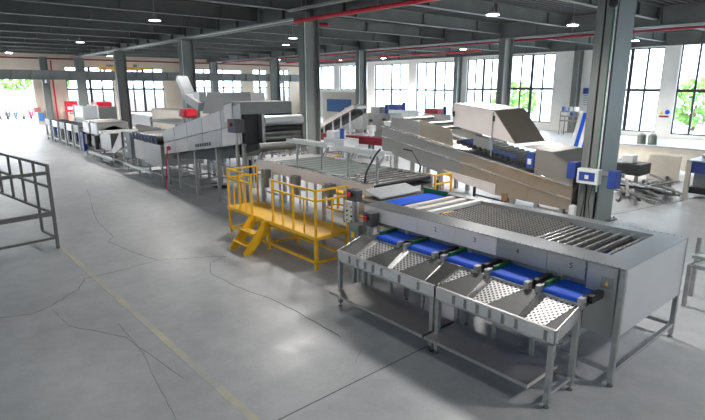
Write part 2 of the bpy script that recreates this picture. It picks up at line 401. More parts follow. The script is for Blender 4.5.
# ------------------------------------------------------------------ overhead: pipes, cable tray, lamps, crane
def pipe(name, pts, r, m, label, cat='pipe', hang=None, joints=True):
    t = thing(name, pts[0], label, cat); MB().path(pts, r, 10).build('pipe_run', m, t, smooth=True)
    if joints:
        for a, b in zip(pts, pts[1:]):
            a = Vector(a); b = Vector(b); L = (b - a).length; k = 0.5
            while k < L: c = a + (b - a) * (k / L); e = a + (b - a) * ((k + .09) / L); MB().tube(c, e, r * 1.3, 10).build('coupling', m, t); k += 3.1
    if hang:
        a, b = Vector(pts[0]), Vector(pts[-1]); L = (b - a).length; k = 0.8
        while k < L: c = a + (b - a) * (k / L); MB().bar(c, (c.x, c.y, 7.1), .015).build('hanger', galv, t); k += hang
    return t
pipe('sprinkler_pipe', [(-18.6, 12.75, 6.12), (9, 12.75, 6.12)], .075, red, 'bright red roof pipe running right from the middle column', hang=4.2)
MB().path([(-18.6, 12.75, 6.12), (-18.6, 13.9, 6.12), (-18.2, 14.2, 6.05)], .07, 10).build('pipe_elbow', red, [o for o in C.objects if o.name == 'sprinkler_pipe'][0])
pipe('sprinkler_pipe', [(-55.3, 27.9, 6.15), (9, 27.9, 6.15)], .07, maroon, 'dark red roof pipe running in front of the window wall', hang=4.2)
pipe('sprinkler_pipe', [(-56.75, -11, 6.1), (-56.75, 40, 6.1)], .07, maroon, 'dark red roof pipe along the top of the far wall', joints=False)
pipe('sprinkler_pipe', [(-50, 33, 6.1), (-24, 33, 6.1)], .06, red, 'red roof pipe high above the tall windows, behind the dark red one', hang=6)
pipe('sprinkler_pipe', [(-55.95, 10.95, 0.0), (-55.95, 10.95, 5.9)], .07, red, 'red riser pipe beside the wall column at the yard door', joints=False)
def tray(y, x0, x1, z, label, w=.22):
    t = thing('cable_tray', (x0, y, z), label, 'cable tray')
    mb = MB(); mb.box(x0, x1, y - w / 2, y - w / 2 + .01, z, z + .08); mb.box(x0, x1, y + w / 2 - .01, y + w / 2, z, z + .08); mb.box(x0, x1, y - w / 2, y + w / 2, z, z + .008); mb.build('channel', galv, t)
    k = x0 + 1
    while k < x1:
        for yy in (y - w / 2, y + w / 2): MB().bar((k, yy, z), (k, yy, 7.1), .02).build('hanger_rod', galv, t)
        k += 4.2
tray(12.85, -56, -18.7, 6.2, 'long grey cable tray running left from the middle column')
tray(28.5, -56, 9, 6.28, 'grey cable tray above the dark red pipe near the windows')
tray(12.3, -18.3, 9, 6.42, 'grey cable tray over the bright red roof pipe')
def lamp(x, y, lab, lit):
    t = thing('high_bay_lamp', (x, y, 6.2), lab, 'ceiling lamp')
    MB().tube((x, y, 6.3), (x, y, 7.17), .012, 6).build('hanging_rod', galv, t)
    MB().tube((x, y, 6.25), (x, y, 6.42), .10, 16, .06).build('driver_housing', greyb, t)
    MB().tube((x, y, 6.17), (x, y, 6.26), .24, 20, .10).build('reflector', white if lit else greyb, t)
    MB().tube((x, y, 6.15), (x, y, 6.172), .23, 20).build('lens', lampm if lit else lampd, t)
    if True:
        l = bpy.data.lights.new('high_bay_light', 'SPOT'); l.energy = 520 if lit else 290; l.spot_size = math.radians(145); l.spot_blend = .6; l.shadow_soft_size = .22; l.color = (1, .97, .93)  # dull lamps get a spot too, added to brighten the hall
        o = bpy.data.objects.new('high_bay_light', l); C.objects.link(o); o.parent = t; o.location = (0, 0, -.08)
for x, y, lab, lit in ((-12.3, 17.5, 'lit round lamp hanging nearest, above the sorter hall', 1), (-12.0, 23.1, 'lit round lamp hanging just left of the nearest column', 1),
    (-22.35, 8.38, 'dull disc lamp with added light under the dark roof, nearest on the left', 0), (-36, 8.8, 'dull disc lamp with added light under the dark roof, farther along the left', 0), (-25.3, 17.2, 'dull disc lamp with added light under the roof right of the middle column', 0),
    (-37.0, 35.5, 'small lit lamp in front of the tall windows', 1), (-42.2, 34.3, 'small lit lamp high over the blue panel booth', 1), (-45.9, 29.3, 'small lit lamp above the far left hopper', 1),
    (-50.5, 7.0, 'small lit lamp above the open yard door', 1), (-50.0, 14.5, 'small lit lamp beside the yellow crane trolley', 1), (-30.5, 3.0, 'added dim disc lamp under the roof at the left edge', 0), (-29.5, 19.5, 'added dim disc lamp under the roof beyond the middle column', 0), (-44, 4.0, 'added far dim disc lamp near the yard door', 0), (-24.5, 31.5, 'added lit lamp before the tall windows above the hood', 1), (-13.5, 33.5, 'added lit lamp before the right windows, behind the nearest column', 1), (-5.0, 30.5, 'added lit lamp near the rightmost window', 1), (-48, 20.5, 'added dim disc lamp under the roof, beyond the cable tray', 0)):  # dim and window-side lamps here are added to even out the hall light
    lamp(x, y, lab, lit)
# unseen lamps added over the near hall to light floor and table tops
for x in (-14.0, -6.0, 2.0):
    for y in (2.5, 9.2):
        mb = MB(); mb.tube((x, y, 6.3), (x, y, 7.1), .012, 6); mb.tube((x, y, 6.17), (x, y, 6.3), .24, 16, .1)
        rl = struct('added_roof_lamp', mb, greyb)
        MB().tube((x, y, 6.15), (x, y, 6.17), .22, 16).build('lens', lampd, rl)
        l = bpy.data.lights.new('added_roof_lamp_light', 'SPOT'); l.energy = 160 if y > 5 else 24; l.spot_size = math.radians(140); l.spot_blend = .5; l.shadow_soft_size = .5; l.color = (1, .97, .94)
        lo = bpy.data.objects.new('added_roof_lamp_light', l); C.objects.link(lo); lo.parent = rl; lo.location = (x, y, 6.1)
# crane runway along the far wall and yellow trolley
t = thing('crane_runway_beam', (-55.3, 14, 4.1), 'grey crane runway girder across the far wall with stiffener ribs', 'crane beam')
mb = MB(); mb.box(-55.32, -55.28, -11.5, 40.2, 4.18, 4.98); mb.box(-55.5, -55.1, -11.5, 40.2, 4.16, 4.2); mb.box(-55.5, -55.1, -11.5, 40.2, 4.96, 5.0)
mb.build('girder', beamm, t)
mb = MB(); y = -11
while y < 40: mb.box(-55.48, -55.12, y, y + .05, 4.2, 4.96); y += 1.55
mb.build('stiffener_ribs', beamm, t)
mb = MB()
for y in (-2, 10.4, 23.9, 35.8): mb.box(-56.3, -55.1, y - .15, y + .15, 3.85, 4.16)
mb.build('brackets', colm, t)
t = thing('overhead_crane', (-55.3, 17.5, 5.0), 'yellow crane trolley standing on the far runway girder', 'crane')
mb = MB(); mb.box(-55.55, -55.0, 14.9, 18.9, 5.12, 5.42); mb.box(-55.45, -55.15, 18.9, 19.9, 5.2, 5.36); mb.build('end_carriage', crane_y, t)
for y in (15.4, 18.5): MB().tube((-55.45, y, 5.115), (-55.15, y, 5.115), .11, 12).build('wheel', steeld, t)
MB().box(-55.5, -55.1, 15.6, 16.2, 5.42, 5.62).build('drive_motor', greyb, t); MB().tube((-55.3, 17.3, 5.42), (-55.3, 17.3, 5.66), .1).build('cable_drum', greyb, t); MB().box(-55.45, -55.15, 18.2, 18.5, 5.42, 5.7).build('switch_box', greyb, t)

# ------------------------------------------------------------------ main roller sorting machine
T = thing('roller_sorting_machine', (-4.4, 6.9, 0), 'large stainless roller sorting table with pale end panel, blue belts feeding out below', 'sorting machine')
SX0, SX1, SY0, SY1, SZ = -6.6, -2.17, 5.92, 7.93, 1.49
IX0, IX1, IY0, IY1 = -5.42, -2.52, 6.34, 7.70
MB().hexa([(SX0, SY0, SZ - .012), (SX1, SY0, SZ - .012), (SX1, IY0, SZ - .012), (SX0, IY0, SZ - .012)], [(SX0, SY0, SZ), (SX1, SY0, SZ), (SX1, IY0, SZ), (SX0, IY0, SZ)]).build('front_rim', steelr, T)
MB().box(SX0, SX1, IY1, SY1, SZ - .012, SZ).build('rear_rim', steelr, T)
MB().box(IX1, SX1, IY0, IY1, SZ - .012, SZ).build('end_rim', steelr, T)
mb = MB(); mb.box(IX0 - .02, IX1, IY0 - .01, IY0, SZ - .24, SZ - .012); mb.box(IX0 - .02, IX1, IY1, IY1 + .01, SZ - .24, SZ - .012); mb.box(IX1, IX1 + .01, IY0, IY1, SZ - .24, SZ - .012)
mb.build('inner_wall', steelm, T)
# front skirt in five numbered panels, the last one a taller cabinet
xs = [-6.6, -5.34, -4.6, -3.87, -3.12, -2.62]
for i in range(5):
    p = MB().box(xs[i] + .004, xs[i + 1] - .004, SY0 - .012, SY0, 1.235, SZ - .014).build('front_skirt_panel', steelp if i < 3 else steelm, T)
for ch, X in (('2', -4.96), ('3', -4.23), ('4', -3.54), ('5', -2.8)):
    text('panel_number', ch, .10, blackm, T, (X, SY0 - .0135, 1.375), (HP, 0, 0))
cb = MB().box(-2.61, -2.25, SY0 - .012, SY0 + .25, .64, SZ - .014).build('front_cabinet', steelm, T)
MB().box(-2.605, -2.60, SY0 - .016, SY0 - .011, .66, 1.47).build('door_gap', blackm, cb)
MB().box(-2.43, -2.29, SY0 - .018, SY0 - .011, 1.21, 1.35).build('warning_label', steeld, cb)
mb = MB(); mb.prism([(-2.385, 1.25), (-2.335, 1.25), (-2.36, 1.31)], 'y', SY0 - .021, SY0 - .017); mb.build('yellow_triangle', yellow, cb)
MB().box(SX1 - .012, SX1, SY0 + .045, SY1 - .045, .66, SZ - .014).build('end_panel', steelw, T)
mb = MB(); mb.box(SX0, IX0, SY1 - .01, SY1, 1.2, SZ - .014); mb.box(IX0, SX1, SY1 - .01, SY1, .9, SZ - .014); mb.build('rear_skirt', steelm, T)
for (x, y) in ((-2.2, 5.945), (-2.2, 7.9), (-2.93, 5.945), (-2.93, 7.9), (-4.35, 5.98), (-4.35, 7.9), (-5.6, 5.98), (-5.6, 7.9), (-6.5, 5.98), (-6.5, 7.9)):
    lg = MB().box(x - .03, x + .03, y - .03, y + .03, .05, SZ - .015).build('leg', galv, T)
    MB().tube((x, y, 0), (x, y, .02), .035, 10).tube((x, y, .02), (x, y, .06), .012, 8).build('levelling_foot', steeld, lg)
for a, b in (((-2.2, 5.97, .2), (-2.2, 7.87, .2)), ((-2.93, 5.97, .2), (-2.93, 7.87, .2)), ((-2.9, 5.945, .2), (-2.23, 5.945, .2)), ((-2.9, 7.9, .2), (-2.23, 7.9, .2)), ((-6.5, 7.9, .2), (-4.35, 7.9, .2)), ((-4.35, 7.9, .2), (-2.93, 7.9, .2))):
    MB().bar(a, b, .05).build('lower_rail', steelb if a[0] == b[0] else galv, T)
MB().bar((-6.5, 6.0, 1.18), (-2.2, 6.0, 1.18), .05).build('upper_rail', steeld, T)
MB().bar((-6.5, 7.85, 1.18), (-2.2, 7.85, 1.18), .05).build('upper_rail', steeld, T)
# rollers: dense ribbed ones left, open bars right
X = IX0 + .05; k = 0
while X < IX1 - .04:
    f = (X - IX0) / (IX1 - IX0)
    if f < .60:
        ro = MB().tube((X, IY0, 1.40), (X, IY1, 1.40), .026, 8).build('roller', roller_d, T)
        y = IY0 + .03 + (.035 if k % 2 else 0); rg = MB()
        while y < IY1 - .03: rg.tube((X, y, 1.40), (X, y + .022, 1.40), .039, 8); y += .075
        tag(rg.build('roller_rings', roller_l, ro), kind='stuff')
        X += .078
    else:
        MB().box(X - .018, X + .018, IY0, IY1, 1.385, 1.41).build('cross_bar', steelb, T)
        MB().tube((X + .03, IY0, 1.37), (X + .03, IY1, 1.37), .02, 8).build('roller', roller_d, T)
        X += .085 + .11 * (f - .6) / .4
    k += 1
MB().box(IX0, IX1, IY0, IY1, 1.22, 1.24).build('drip_tray', blackm, T)
MB().box(IX1 - .55, IX1 - .35, IY0 + .55, IY0 + .85, 1.2, 1.34).build('blue_motor', blued, T)
MB().box(-7.25, -6.62, 6.3, 7.85, 1.16, 1.43).build('transfer_frame', steeld, T)
MB().box(-7.25, -6.6, SY0 + .1, SY0 + .112, 1.235, SZ - .03).build('left_skirt', steelm, T)
# left part: white cross guides, blue belt, green guard
for X0_, X1_, z in ((-5.55, -5.42, 1.50), (-5.88, -5.74, 1.475), (-6.14, -6.02, 1.475)):
    MB().hexa([(X0_, IY0, z - .06), (X1_, IY0, z - .06), (X1_, IY1, z - .06), (X0_, IY1, z - .06)], [(X0_ + .03, IY0, z), (X1_, IY0, z - .0), (X1_, IY1, z), (X0_ + .03, IY1, z)]).build('cross_guide', white if X0_ == -5.55 else steelp, T)
for X in (-5.68, -5.93, -5.99): MB().tube((X, IY0, 1.43), (X, IY1, 1.43), .03, 10).build('roller', roller_g, T)
MB().box(-6.62, -6.2, IY0, 7.62, 1.43, 1.465).build('blue_belt', blue, T)
mb = MB(); mb.box(-6.75, -6.15, 7.62, 7.66, 1.40, 1.55); mb.build('green_guard', green, T)
mb = MB(); X = -6.5
while X < -2.2:
    mb.tube((X, SY0 + .02, SZ), (X, SY0 + .02, SZ + .006), .008, 6); mb.tube((X, SY1 - .03, SZ), (X, SY1 - .03, SZ + .006), .008, 6); X += .085
tag(mb.build('rivets', steeld, T), kind='stuff')

# five blue out-feed conveyors under the sorter
bx = [(-5.90, -5.32), (-5.20, -4.62), (-4.47, -3.88), (-3.72, -3.13), (-2.98, -2.45)]
words = ['leftmost', 'second from left', 'middle', 'fourth from left, under panel 4', 'rightmost, beside the label cabinet']
def conveyor(i, x0, x1):
    t = thing('outfeed_conveyor', ((x0 + x1) / 2, 6.4, 1.0), 'blue belt conveyor with green guard under the sorting table, ' + words[i], 'conveyor', 'blue out-feed belts')
    b = MB(); b.box(x0 + .05, x1 - .05, 5.56, 7.4, 1.135, 1.15); b.tube((x0 + .05, 5.56, 1.115), (x1 - .05, 5.56, 1.115), .035, 14); b.box(x0 + .05, x1 - .05, 5.56, 7.4, 1.08, 1.09); b.build('belt', blue, t)
    g = MB(); g.box(x0 + .02, x0 + .06, 5.60, 7.4, 1.135, 1.20); g.build('green_guard', green, t)
    for s, x in ((0, x0 - .01), (1, x1 - .02)):
        MB().box(x, x + .035, 5.50, 7.45, 1.05, 1.165).build('side_frame', blackm if s else steeld, t)
        e = MB().box(x - .012, x + .05, 5.47, 5.56, 1.05, 1.175).build('bearing_block', galv, t)
        MB().tube((x - .02, 5.515, 1.11), (x + .06, 5.515, 1.11), .02, 8).build('axle', steeld, e)
    MB().box(x1 + .0, x1 + .07, 5.62, 7.3, 1.09, 1.18).build('black_guide_rail', blackm, t)
    MB().tube((x0, 7.42, 1.115), (x1, 7.42, 1.115), .035, 10).build('tail_roller', steeld, t)
    for x in (x0 + .1, x1 - .1): MB().bar((x, 6.2, 1.15), (x, 6.2, 1.3), .03).build('hanger_bracket', galv, t)
for i, (a, b) in enumerate(bx): conveyor(i, a, b)

# collecting tables with perforated chutes and catch shelf
bk = [(-5.9, -5.32), (-5.20, -4.62), (-4.44, -3.86), (-3.70, -3.12), (-2.96, -2.47)]
fr = [(-5.80, -5.56), (-5.08, -4.84), (-4.36, -4.14), (-3.66, -3.36), (-2.93, -2.60)]
YF, YB, ZF, ZB = 5.0, 5.50, .935, 1.09
def table(x0, x1, idx, label):
    t = thing('collecting_table', ((x0 + x1) / 2, 5.25, 0), label, 'table', 'stainless collecting tables')
    MB().box(x0, x1, YF - .055, YF - .045, .80, .95).build('front_lip', steelb, t)
    mb = MB(); mb.box(x0, x1, YF - .06, YF - .0, .775, .80); mb.build('lip_hem', galv, t)
    X = x0 + .28
    while X < x1 - .05: MB().box(X, X + .04, YF - .062, YF - .055, .81, .925).build('slot_bracket', steeld, t); X += .36 if int((X - x0) * 10) % 2 else .18
    MB().box(x0, x1, YF - .05, YF, .93, .945).build('lip_top', steelm, t)
    edges = [x0 + .004]
    for i in idx:
        (a, b), (c, d) = bk[i], fr[i]
        # deck between the chutes
        MB().plate([(edges[-1] if len(edges) == 1 else edges[-1], YF, ZF), (c, YF, ZF), (a, YB, ZB), ((edges[-2] if len(edges) > 1 else x0 + .004), YB, ZB)], .006).build('deck_plate', deckp, t)
        ch = MB().plate([(c, YF, ZF - .035), (d, YF, ZF - .035), (b, YB, ZB - .03), (a, YB, ZB - .03)], .006).build('perforated_chute', perfm, t)
        MB().plate([(c, YF, ZF + .004), (c + .06, YF, ZF - .028), (a + .09, YB, ZB - .022), (a, YB, ZB + .012)], .004).build('chute_side', steelb, ch)
        MB().plate([(d - .01, YF, ZF - .03), (d, YF, ZF + .004), (b, YB, ZB + .012), (b - .02, YB, ZB - .025)], .004).build('chute_side', steelb, ch)
        MB().plate([(c, YF, ZF), (d, YF, ZF), (d, YF + .06, ZF - .02), (c, YF + .06, ZF - .02)], .004).build('chute_mouth', steelb, ch)
        edges += [b, d]
    MB().plate([(edges[-1], YF, ZF), (x1 - .004, YF, ZF), (x1 - .004, YB, ZB), (edges[-2], YB, ZB)], .006).build('deck_plate', deckp, t)
    MB().box(x0, x1, YB, YB + .02, .95, ZB).build('rear_wall', steelm, t)
    for x in (x0, x1 - .006):
        MB().prism([(YF - .055, .78), (YF - .055, .95), (YB + .02, ZB + .03), (YB + .02, .95), (YB - .08, .9)], 'x', x, x + .006).build('side_wall', steelb, t)
    for x in (x0 + .035, x1 - .035):
        for y in (YF - .03, YB - .0):
            lg = MB().box(x - .03, x + .03, y - .03, y + .03, .06, .79 if y < 5.2 else .96).build('leg', galv, t)
            MB().tube((x, y, 0), (x, y, .015), .032, 10).tube((x, y, .015), (x, y, .07), .01, 8).build('levelling_foot', steeld, lg)
        MB().bar((x, YF, .17), (x, YB - .03, .17), .04).build('side_rail', steelb, t)
    for x in ((x0 * 2 + x1) / 3, (x0 + x1 * 2) / 3):
        MB().box(x - .02, x + .02, YB - .02, YB + .02, .06, .95).build('rear_post', galv, t)
    MB().bar((x0 + .05, YB, .17), (x1 - .05, YB, .17), .04).build('rear_rail', galv, t)
    # shelf catching tray
    s = MB(); s.box(x0 + (.02 if x0 < -5 else 0), x1 - (.16 if x1 > -3 else .01), YF - .25, YF + .40, .30, .306)
    sh = s.build('shelf', shelfm, t)
    MB().box(x0 + (.02 if x0 < -5 else 0), x1 - (.16 if x1 > -3 else .01), YF - .256, YF - .25, .27, .312).build('shelf_hem', galv, sh)
    MB().box(x1 - (.166 if x1 > -3 else .016), x1 - (.16 if x1 > -3 else .01), YF - .25, YF + .40, .27, .312).build('shelf_end_hem', blackm if x1 < -3 else steelp, sh)
    return t
table(-6.16, -4.13, [0, 1], 'left stainless collecting table with two perforated chutes and catch shelf')
table(-4.11, -2.44, [2, 3, 4], 'right stainless collecting table with three perforated chutes and catch shelf')
cx = FL(437, 352)
t = thing('castor_wheel', (-4.15, 4.95, 0), 'small swivel castor under the joint of the two collecting tables', 'castor')
MB().tube((-4.17, 4.95, .05), (-4.13, 4.95, .05), .05, 14).build('wheel', blackm, t)
MB().box(-4.18, -4.12, 4.92, 4.98, .05, .16).build('fork', galv, t); MB().tube((-4.15, 4.95, .16), (-4.15, 4.95, .3), .012, 8).build('stem', galv, t)
# ------------------------------------------------------------------ control boxes at the left end of the sorter
darkbox = mat('dark_grey_box', (0.10, 0.10, 0.105), .5, 0, .06, 4)
def estop_box(x, y, z, w, d, h, label, post=None, foot=0):
    t = thing('control_box', (x, y, foot), label, 'control box')
    MB().box(x - w / 2, x + w / 2, y - d / 2, y + d / 2, z, z + h).build('housing', darkbox, t, bevel=.006)
    MB().tube((x, y - d / 2 - .012, z + h * .62), (x, y - d / 2, z + h * .62), .055, 16).build('collar', blackm, t)
    MB().tube((x, y - d / 2 - .06, z + h * .62), (x, y - d / 2 - .012, z + h * .62), .042, 16, .03).build('stop_button', redb, t, smooth=True)
    if post: MB().bar((x, y, foot), (x, y, z), .06).build('post', galv, t)
    return t
estop_box(-6.62, 5.70, 1.58, .24, .16, .20, 'upper grey control box with red stop button beside the yellow rail', True)
estop_box(-6.28, 5.78, 1.19, .20, .18, .24, 'lower grey control box with red stop button above the chutes', True)
t = thing('switch_panel', (-6.88, 5.86, 0), 'pale switch panel with a column of small buttons beside the platform', 'control panel')
MB().box(-7.02, -6.74, 5.8, 5.92, 1.12, 1.5).build('housing', cream, t, bevel=.006)
for k in range(4):
    for s in (0, 1): MB().tube((-6.94 + .12 * s, 5.785, 1.16 + k * .085), (-6.94 + .12 * s, 5.8, 1.16 + k * .085), .018, 10).build('push_button', [redb, greenb, blackm, yellow][(k + s) % 4], t)
MB().bar((-6.88, 5.86, 0), (-6.88, 5.86, 1.12), .07).build('post', galv, t)
t = thing('motor_cabinet', (-6.45, 5.9, 0), 'dark grey motor cabinet with small lamps behind the first chute', 'cabinet')
MB().box(-6.66, -6.40, 5.60, 5.80, .84, 1.20).build('housing', steeld, t, bevel=.008)
MB().box(-6.58, -6.50, 5.588, 5.60, .95, 1.05).build('name_plate', yellow, t)
MB().tube((-6.46, 5.585, 1.1), (-6.46, 5.6, 1.1), .02, 10).build('green_light', greenb, t)
MB().bar((-6.53, 5.72, 0), (-6.53, 5.72, .84), .05).build('post', galv, t)

# ------------------------------------------------------------------ white roller conveyor feeding the sorter
T = thing('roller_feed_conveyor', (-8.7, 6.95, 0), 'long conveyor of pale shiny rollers feeding the sorting table from the left', 'conveyor')
def cz(x): return 1.58 + (-7.25 - x) * (0.04 / 4.0)
CY0, CY1 = 6.74, 8.48
MB().prism([(-11.7, cz(-11.7) + .05), (-7.25, cz(-7.25) + .05), (-7.25, cz(-7.25) - .2), (-11.7, cz(-11.7) - .2)], 'y', CY0 - .012, CY0).build('near_side_plate', steelp, T)
MB().prism([(-11.7, cz(-11.7) + .05), (-7.25, cz(-7.25) + .05), (-7.25, cz(-7.25) - .2), (-11.7, cz(-11.7) - .2)], 'y', CY1, CY1 + .012).build('far_side_plate', steelp, T)
MB().prism([(-11.7, cz(-11.7) + .07), (-7.25, cz(-7.25) + .07), (-7.25, cz(-7.25) + .05), (-11.7, cz(-11.7) + .05)], 'y', CY0 - .02, CY0 + .07).build('near_rim', steelb, T)
MB().prism([(-11.7, cz(-11.7) + .07), (-7.25, cz(-7.25) + .07), (-7.25, cz(-7.25) + .05), (-11.7, cz(-11.7) + .05)], 'y', CY1 - .07, CY1 + .02).build('far_rim', steelb, T)
MB().prism([(-11.6, cz(-11.6) - .1), (-7.3, cz(-7.3) - .1), (-7.3, cz(-7.3) - .12), (-11.6, cz(-11.6) - .12)], 'y', CY0, CY1).build('bed', blackm, T)
X = -11.0; k = 0
while X < -7.3:
    z = cz(X) + .005; pale = X < -8.5
    MB().tube((X, CY0, z), (X, CY1, z), .05 if pale else .04, 12).build('roller', (roller_g if k % 2 else shaderoll) if pale else (steelb if k % 2 else blackm), T, smooth=True); X += .15 if pale else .10; k += 1  # alternating roller tones paint the bright reflection streaks and the dark between them
MB().prism([(-11.7, cz(-11.7) + .06), (-11.1, cz(-11.1) + .06), (-11.1, cz(-11.1) + .03), (-11.7, cz(-11.7) + .03)], 'y', CY0, CY1).build('infeed_plate', steelm, T)
MB().prism([(-7.25, 1.58), (-6.8, 1.49), (-6.8, 1.46), (-7.25, 1.55)], 'y', CY0 - .25, CY1 - .85).build('discharge_lip', steelw, T)
for X in (-11.5, -10.2, -8.9, -7.5):
    for y in (CY0 + .03, CY1 - .03):
        MB().box(X - .03, X + .03, y - .03, y + .03, 0, cz(X) - .12).build('leg', galv, T)
for X in (-11.2, -9.9, -8.6): 
    m_ = MB().box(X, X + .2, CY0 - .18, CY0 - .02, 1.28, 1.50).build('gearbox', steeld, T, bevel=.01); MB().tube((X + .1, CY0 - .1, 1.28), (X + .1, CY0 - .1, 1.05), .07, 14).build('motor', steeld, m_)
    MB().box(X - .16, X - .02, CY0 - .06, CY0 - .02, 1.18, 1.48).build('chain_guard', steelm, T)
MB().bar((-11.5, CY0, .3), (-7.5, CY0, .3), .05).build('lower_rail', galv, T)
# bent arms over the conveyor
def arm(pts, label, base):
    t = thing('gooseneck_stand', base, label, 'bracket arm'); MB().path(pts, .018, 8).build('tube', blackm, t, smooth=True)
    MB().tube(base, (base[0], base[1], base[2] + .03), .05, 10).build('foot', steeld, t)
p0 = WY(364, 184, 6.7)
arm([p0, WY(366, 172, 6.7), WY(375, 155, 6.7), WY(380, 149, 6.7)], 'black bent tube standing at the near side of the roller conveyor', tuple(p0))
p0 = WY(419, 173, 8.52)
arm([p0, WY(420, 166, 8.52), WY(412, 151, 8.52), WY(403, 149, 8.52)], 'thin bent tube at the far corner of the roller conveyor', tuple(p0))
# white trough shelves on posts along the far side of the conveyor
def traysh(pa, pb, z, label):
    a = FL(*pa, z); b = FL(*pb, z); t = thing('trough_shelf', (a.x, a.y, 0), label, 'shelf')
    s = MB(); s.box(a.x, b.x, a.y - .09, a.y + .09, z, z + .01); s.box(a.x, b.x, a.y - .10, a.y - .09, z - .02, z + .07); s.box(a.x, b.x, a.y + .09, a.y + .1, z - .02, z + .07); s.build('trough', white, t)
    for f in (.2, .8):
        x = a.x + (b.x - a.x) * f
        MB().bar((x, a.y, cz(x) - .2 if CY0 < a.y < CY1 else 0), (x, a.y, z), .04).build('post', galv, t)
        MB().bar((x, a.y, z - .28), (x + .2, a.y, z - .01), .025).build('brace', galv, t)
traysh((289, 141), (328, 147), 2.2, 'left white trough shelf on posts above the roller conveyor')
traysh((339, 149), (378, 157), 2.2, 'right white trough shelf on posts above the roller conveyor')

# ------------------------------------------------------------------ yellow service platforms
def platform(x0, x1, y0, y1, name_label, stair=True, loc=None):
    t = thing('service_platform', ((x0 + x1) / 2, (y0 + y1) / 2, 0), name_label, 'platform')
    zt, zr = .68, 1.58
    MB().box(x0, x1, y0, y1, zt - .03, zt).build('deck', yellow, t)
    mb = MB(); mb.bar((x0, y0, zt - .04), (x1, y0, zt - .04), .05, .07); mb.build('edge_beam', yellow, t)
    MB().bar((x0, y1, zt - .04), (x1, y1, zt - .04), .05, .07).build('edge_beam', yellow, t)
    MB().bar((x0, y0, zt - .04), (x0, y1, zt - .04), .05, .07).build('edge_beam', yellow, t)
    MB().bar((x1, y0, zt - .04), (x1, y1, zt - .04), .05, .07).build('edge_beam', yellow, t)
    for x in (x0 + .03, (x0 + x1) / 2, x1 - .03):
        for y in (y0 + .03, y1 - .03): MB().box(x - .03, x + .03, y - .03, y + .03, 0, zt - .03).build('leg', yellow, t)
    for y in (y0 + .03, y1 - .03): MB().bar((x0, y, .14), (x1, y, .14), .045).build('foot_rail', yellow, t)
    for x in (x0 + .03, (x0 + x1) / 2, x1 - .03): MB().bar((x, y0, .14), (x, y1, .14), .045).build('foot_rail', yellow, t)
    for x, s in ((x1 - .03, -1), (x0 + .03, 1)):
        for y in (y0 + .03, ): MB().plate([(x, y, zt - .05), (x + s * .12, y, zt - .05), (x, y, zt - .17)], .01).build('gusset', yellow, t)
    def rail(p, q, posts, first=0):
        p = Vector(p); q = Vector(q)
        for zz in (zr, zr - .20): MB().bar(p + Vector((0, 0, zz)), q + Vector((0, 0, zz)), .035).build('handrail' if zz == zr else 'mid_rail', yellow, t)
        for k in range(first, posts + 1):
            c = p + (q - p) * (k / posts); hi = zr if k % 2 == 0 else zr - .2
            MB().bar((c.x, c.y, zt), (c.x, c.y, hi), .04 if k % 2 == 0 else .026).build('post' if k % 2 == 0 else 'baluster', yellow, t)
    if stair:
        rail((x0 + 2.02, y0 + .02, 0), (x1 - .02, y0 + .02, 0), 4)
        rail((x1 - .02, y0 + .02, 0), (x1 - .02, y1 - .02, 0), 2, 1)
        rail((x0 + .02, y0 + .02, 0), (x0 + 1.12, y0 + .02, 0), 4)
        rail((x0 + .02, y0 + .02, 0), (x0 + .02, y1 - .02, 0), 2, 1)
    else:
        rail((x0 + .02, y0 + .02, 0), (x1 - .02, y0 + .02, 0), 6)
        rail((x1 - .02, y0 + .02, 0), (x1 - .02, y1 - .02, 0), 2, 1)
        rail((x0 + .02, y0 + .02, 0), (x0 + .02, y1 - .02, 0), 2, 1)
    if stair:
        sx0, sx1 = -10.02, -9.42
        st = thing('stair', (0, 0, 0), None, None); st.name = 'stair'; st.parent = t; st.location = (0, 0, 0)
        for x in (sx0, sx1):
            MB().prism([(y0 - .02, zt), (y0 - .02, zt - .24), (y0 - .50, 0), (y0 - .66, 0), (y0 - .66, .08), (y0 - .16, zt)], 'x', x, x + .03).build('stringer', yellow, st)
        for z, y in ((.22, y0 - .50), (.44, y0 - .31)): MB().box(sx0 + .03, sx1, y - .10, y + .09, z - .02, z).build('tread', yellow, st)
    return t
platform(-11.3, -7.72, 5.66, 6.5, 'yellow steel service platform with handrails and short stair in front of the roller conveyor')
platform(-11.6, -7.4, 8.75, 9.35, 'yellow service platform on the far side of the roller conveyor, mostly hidden', False)

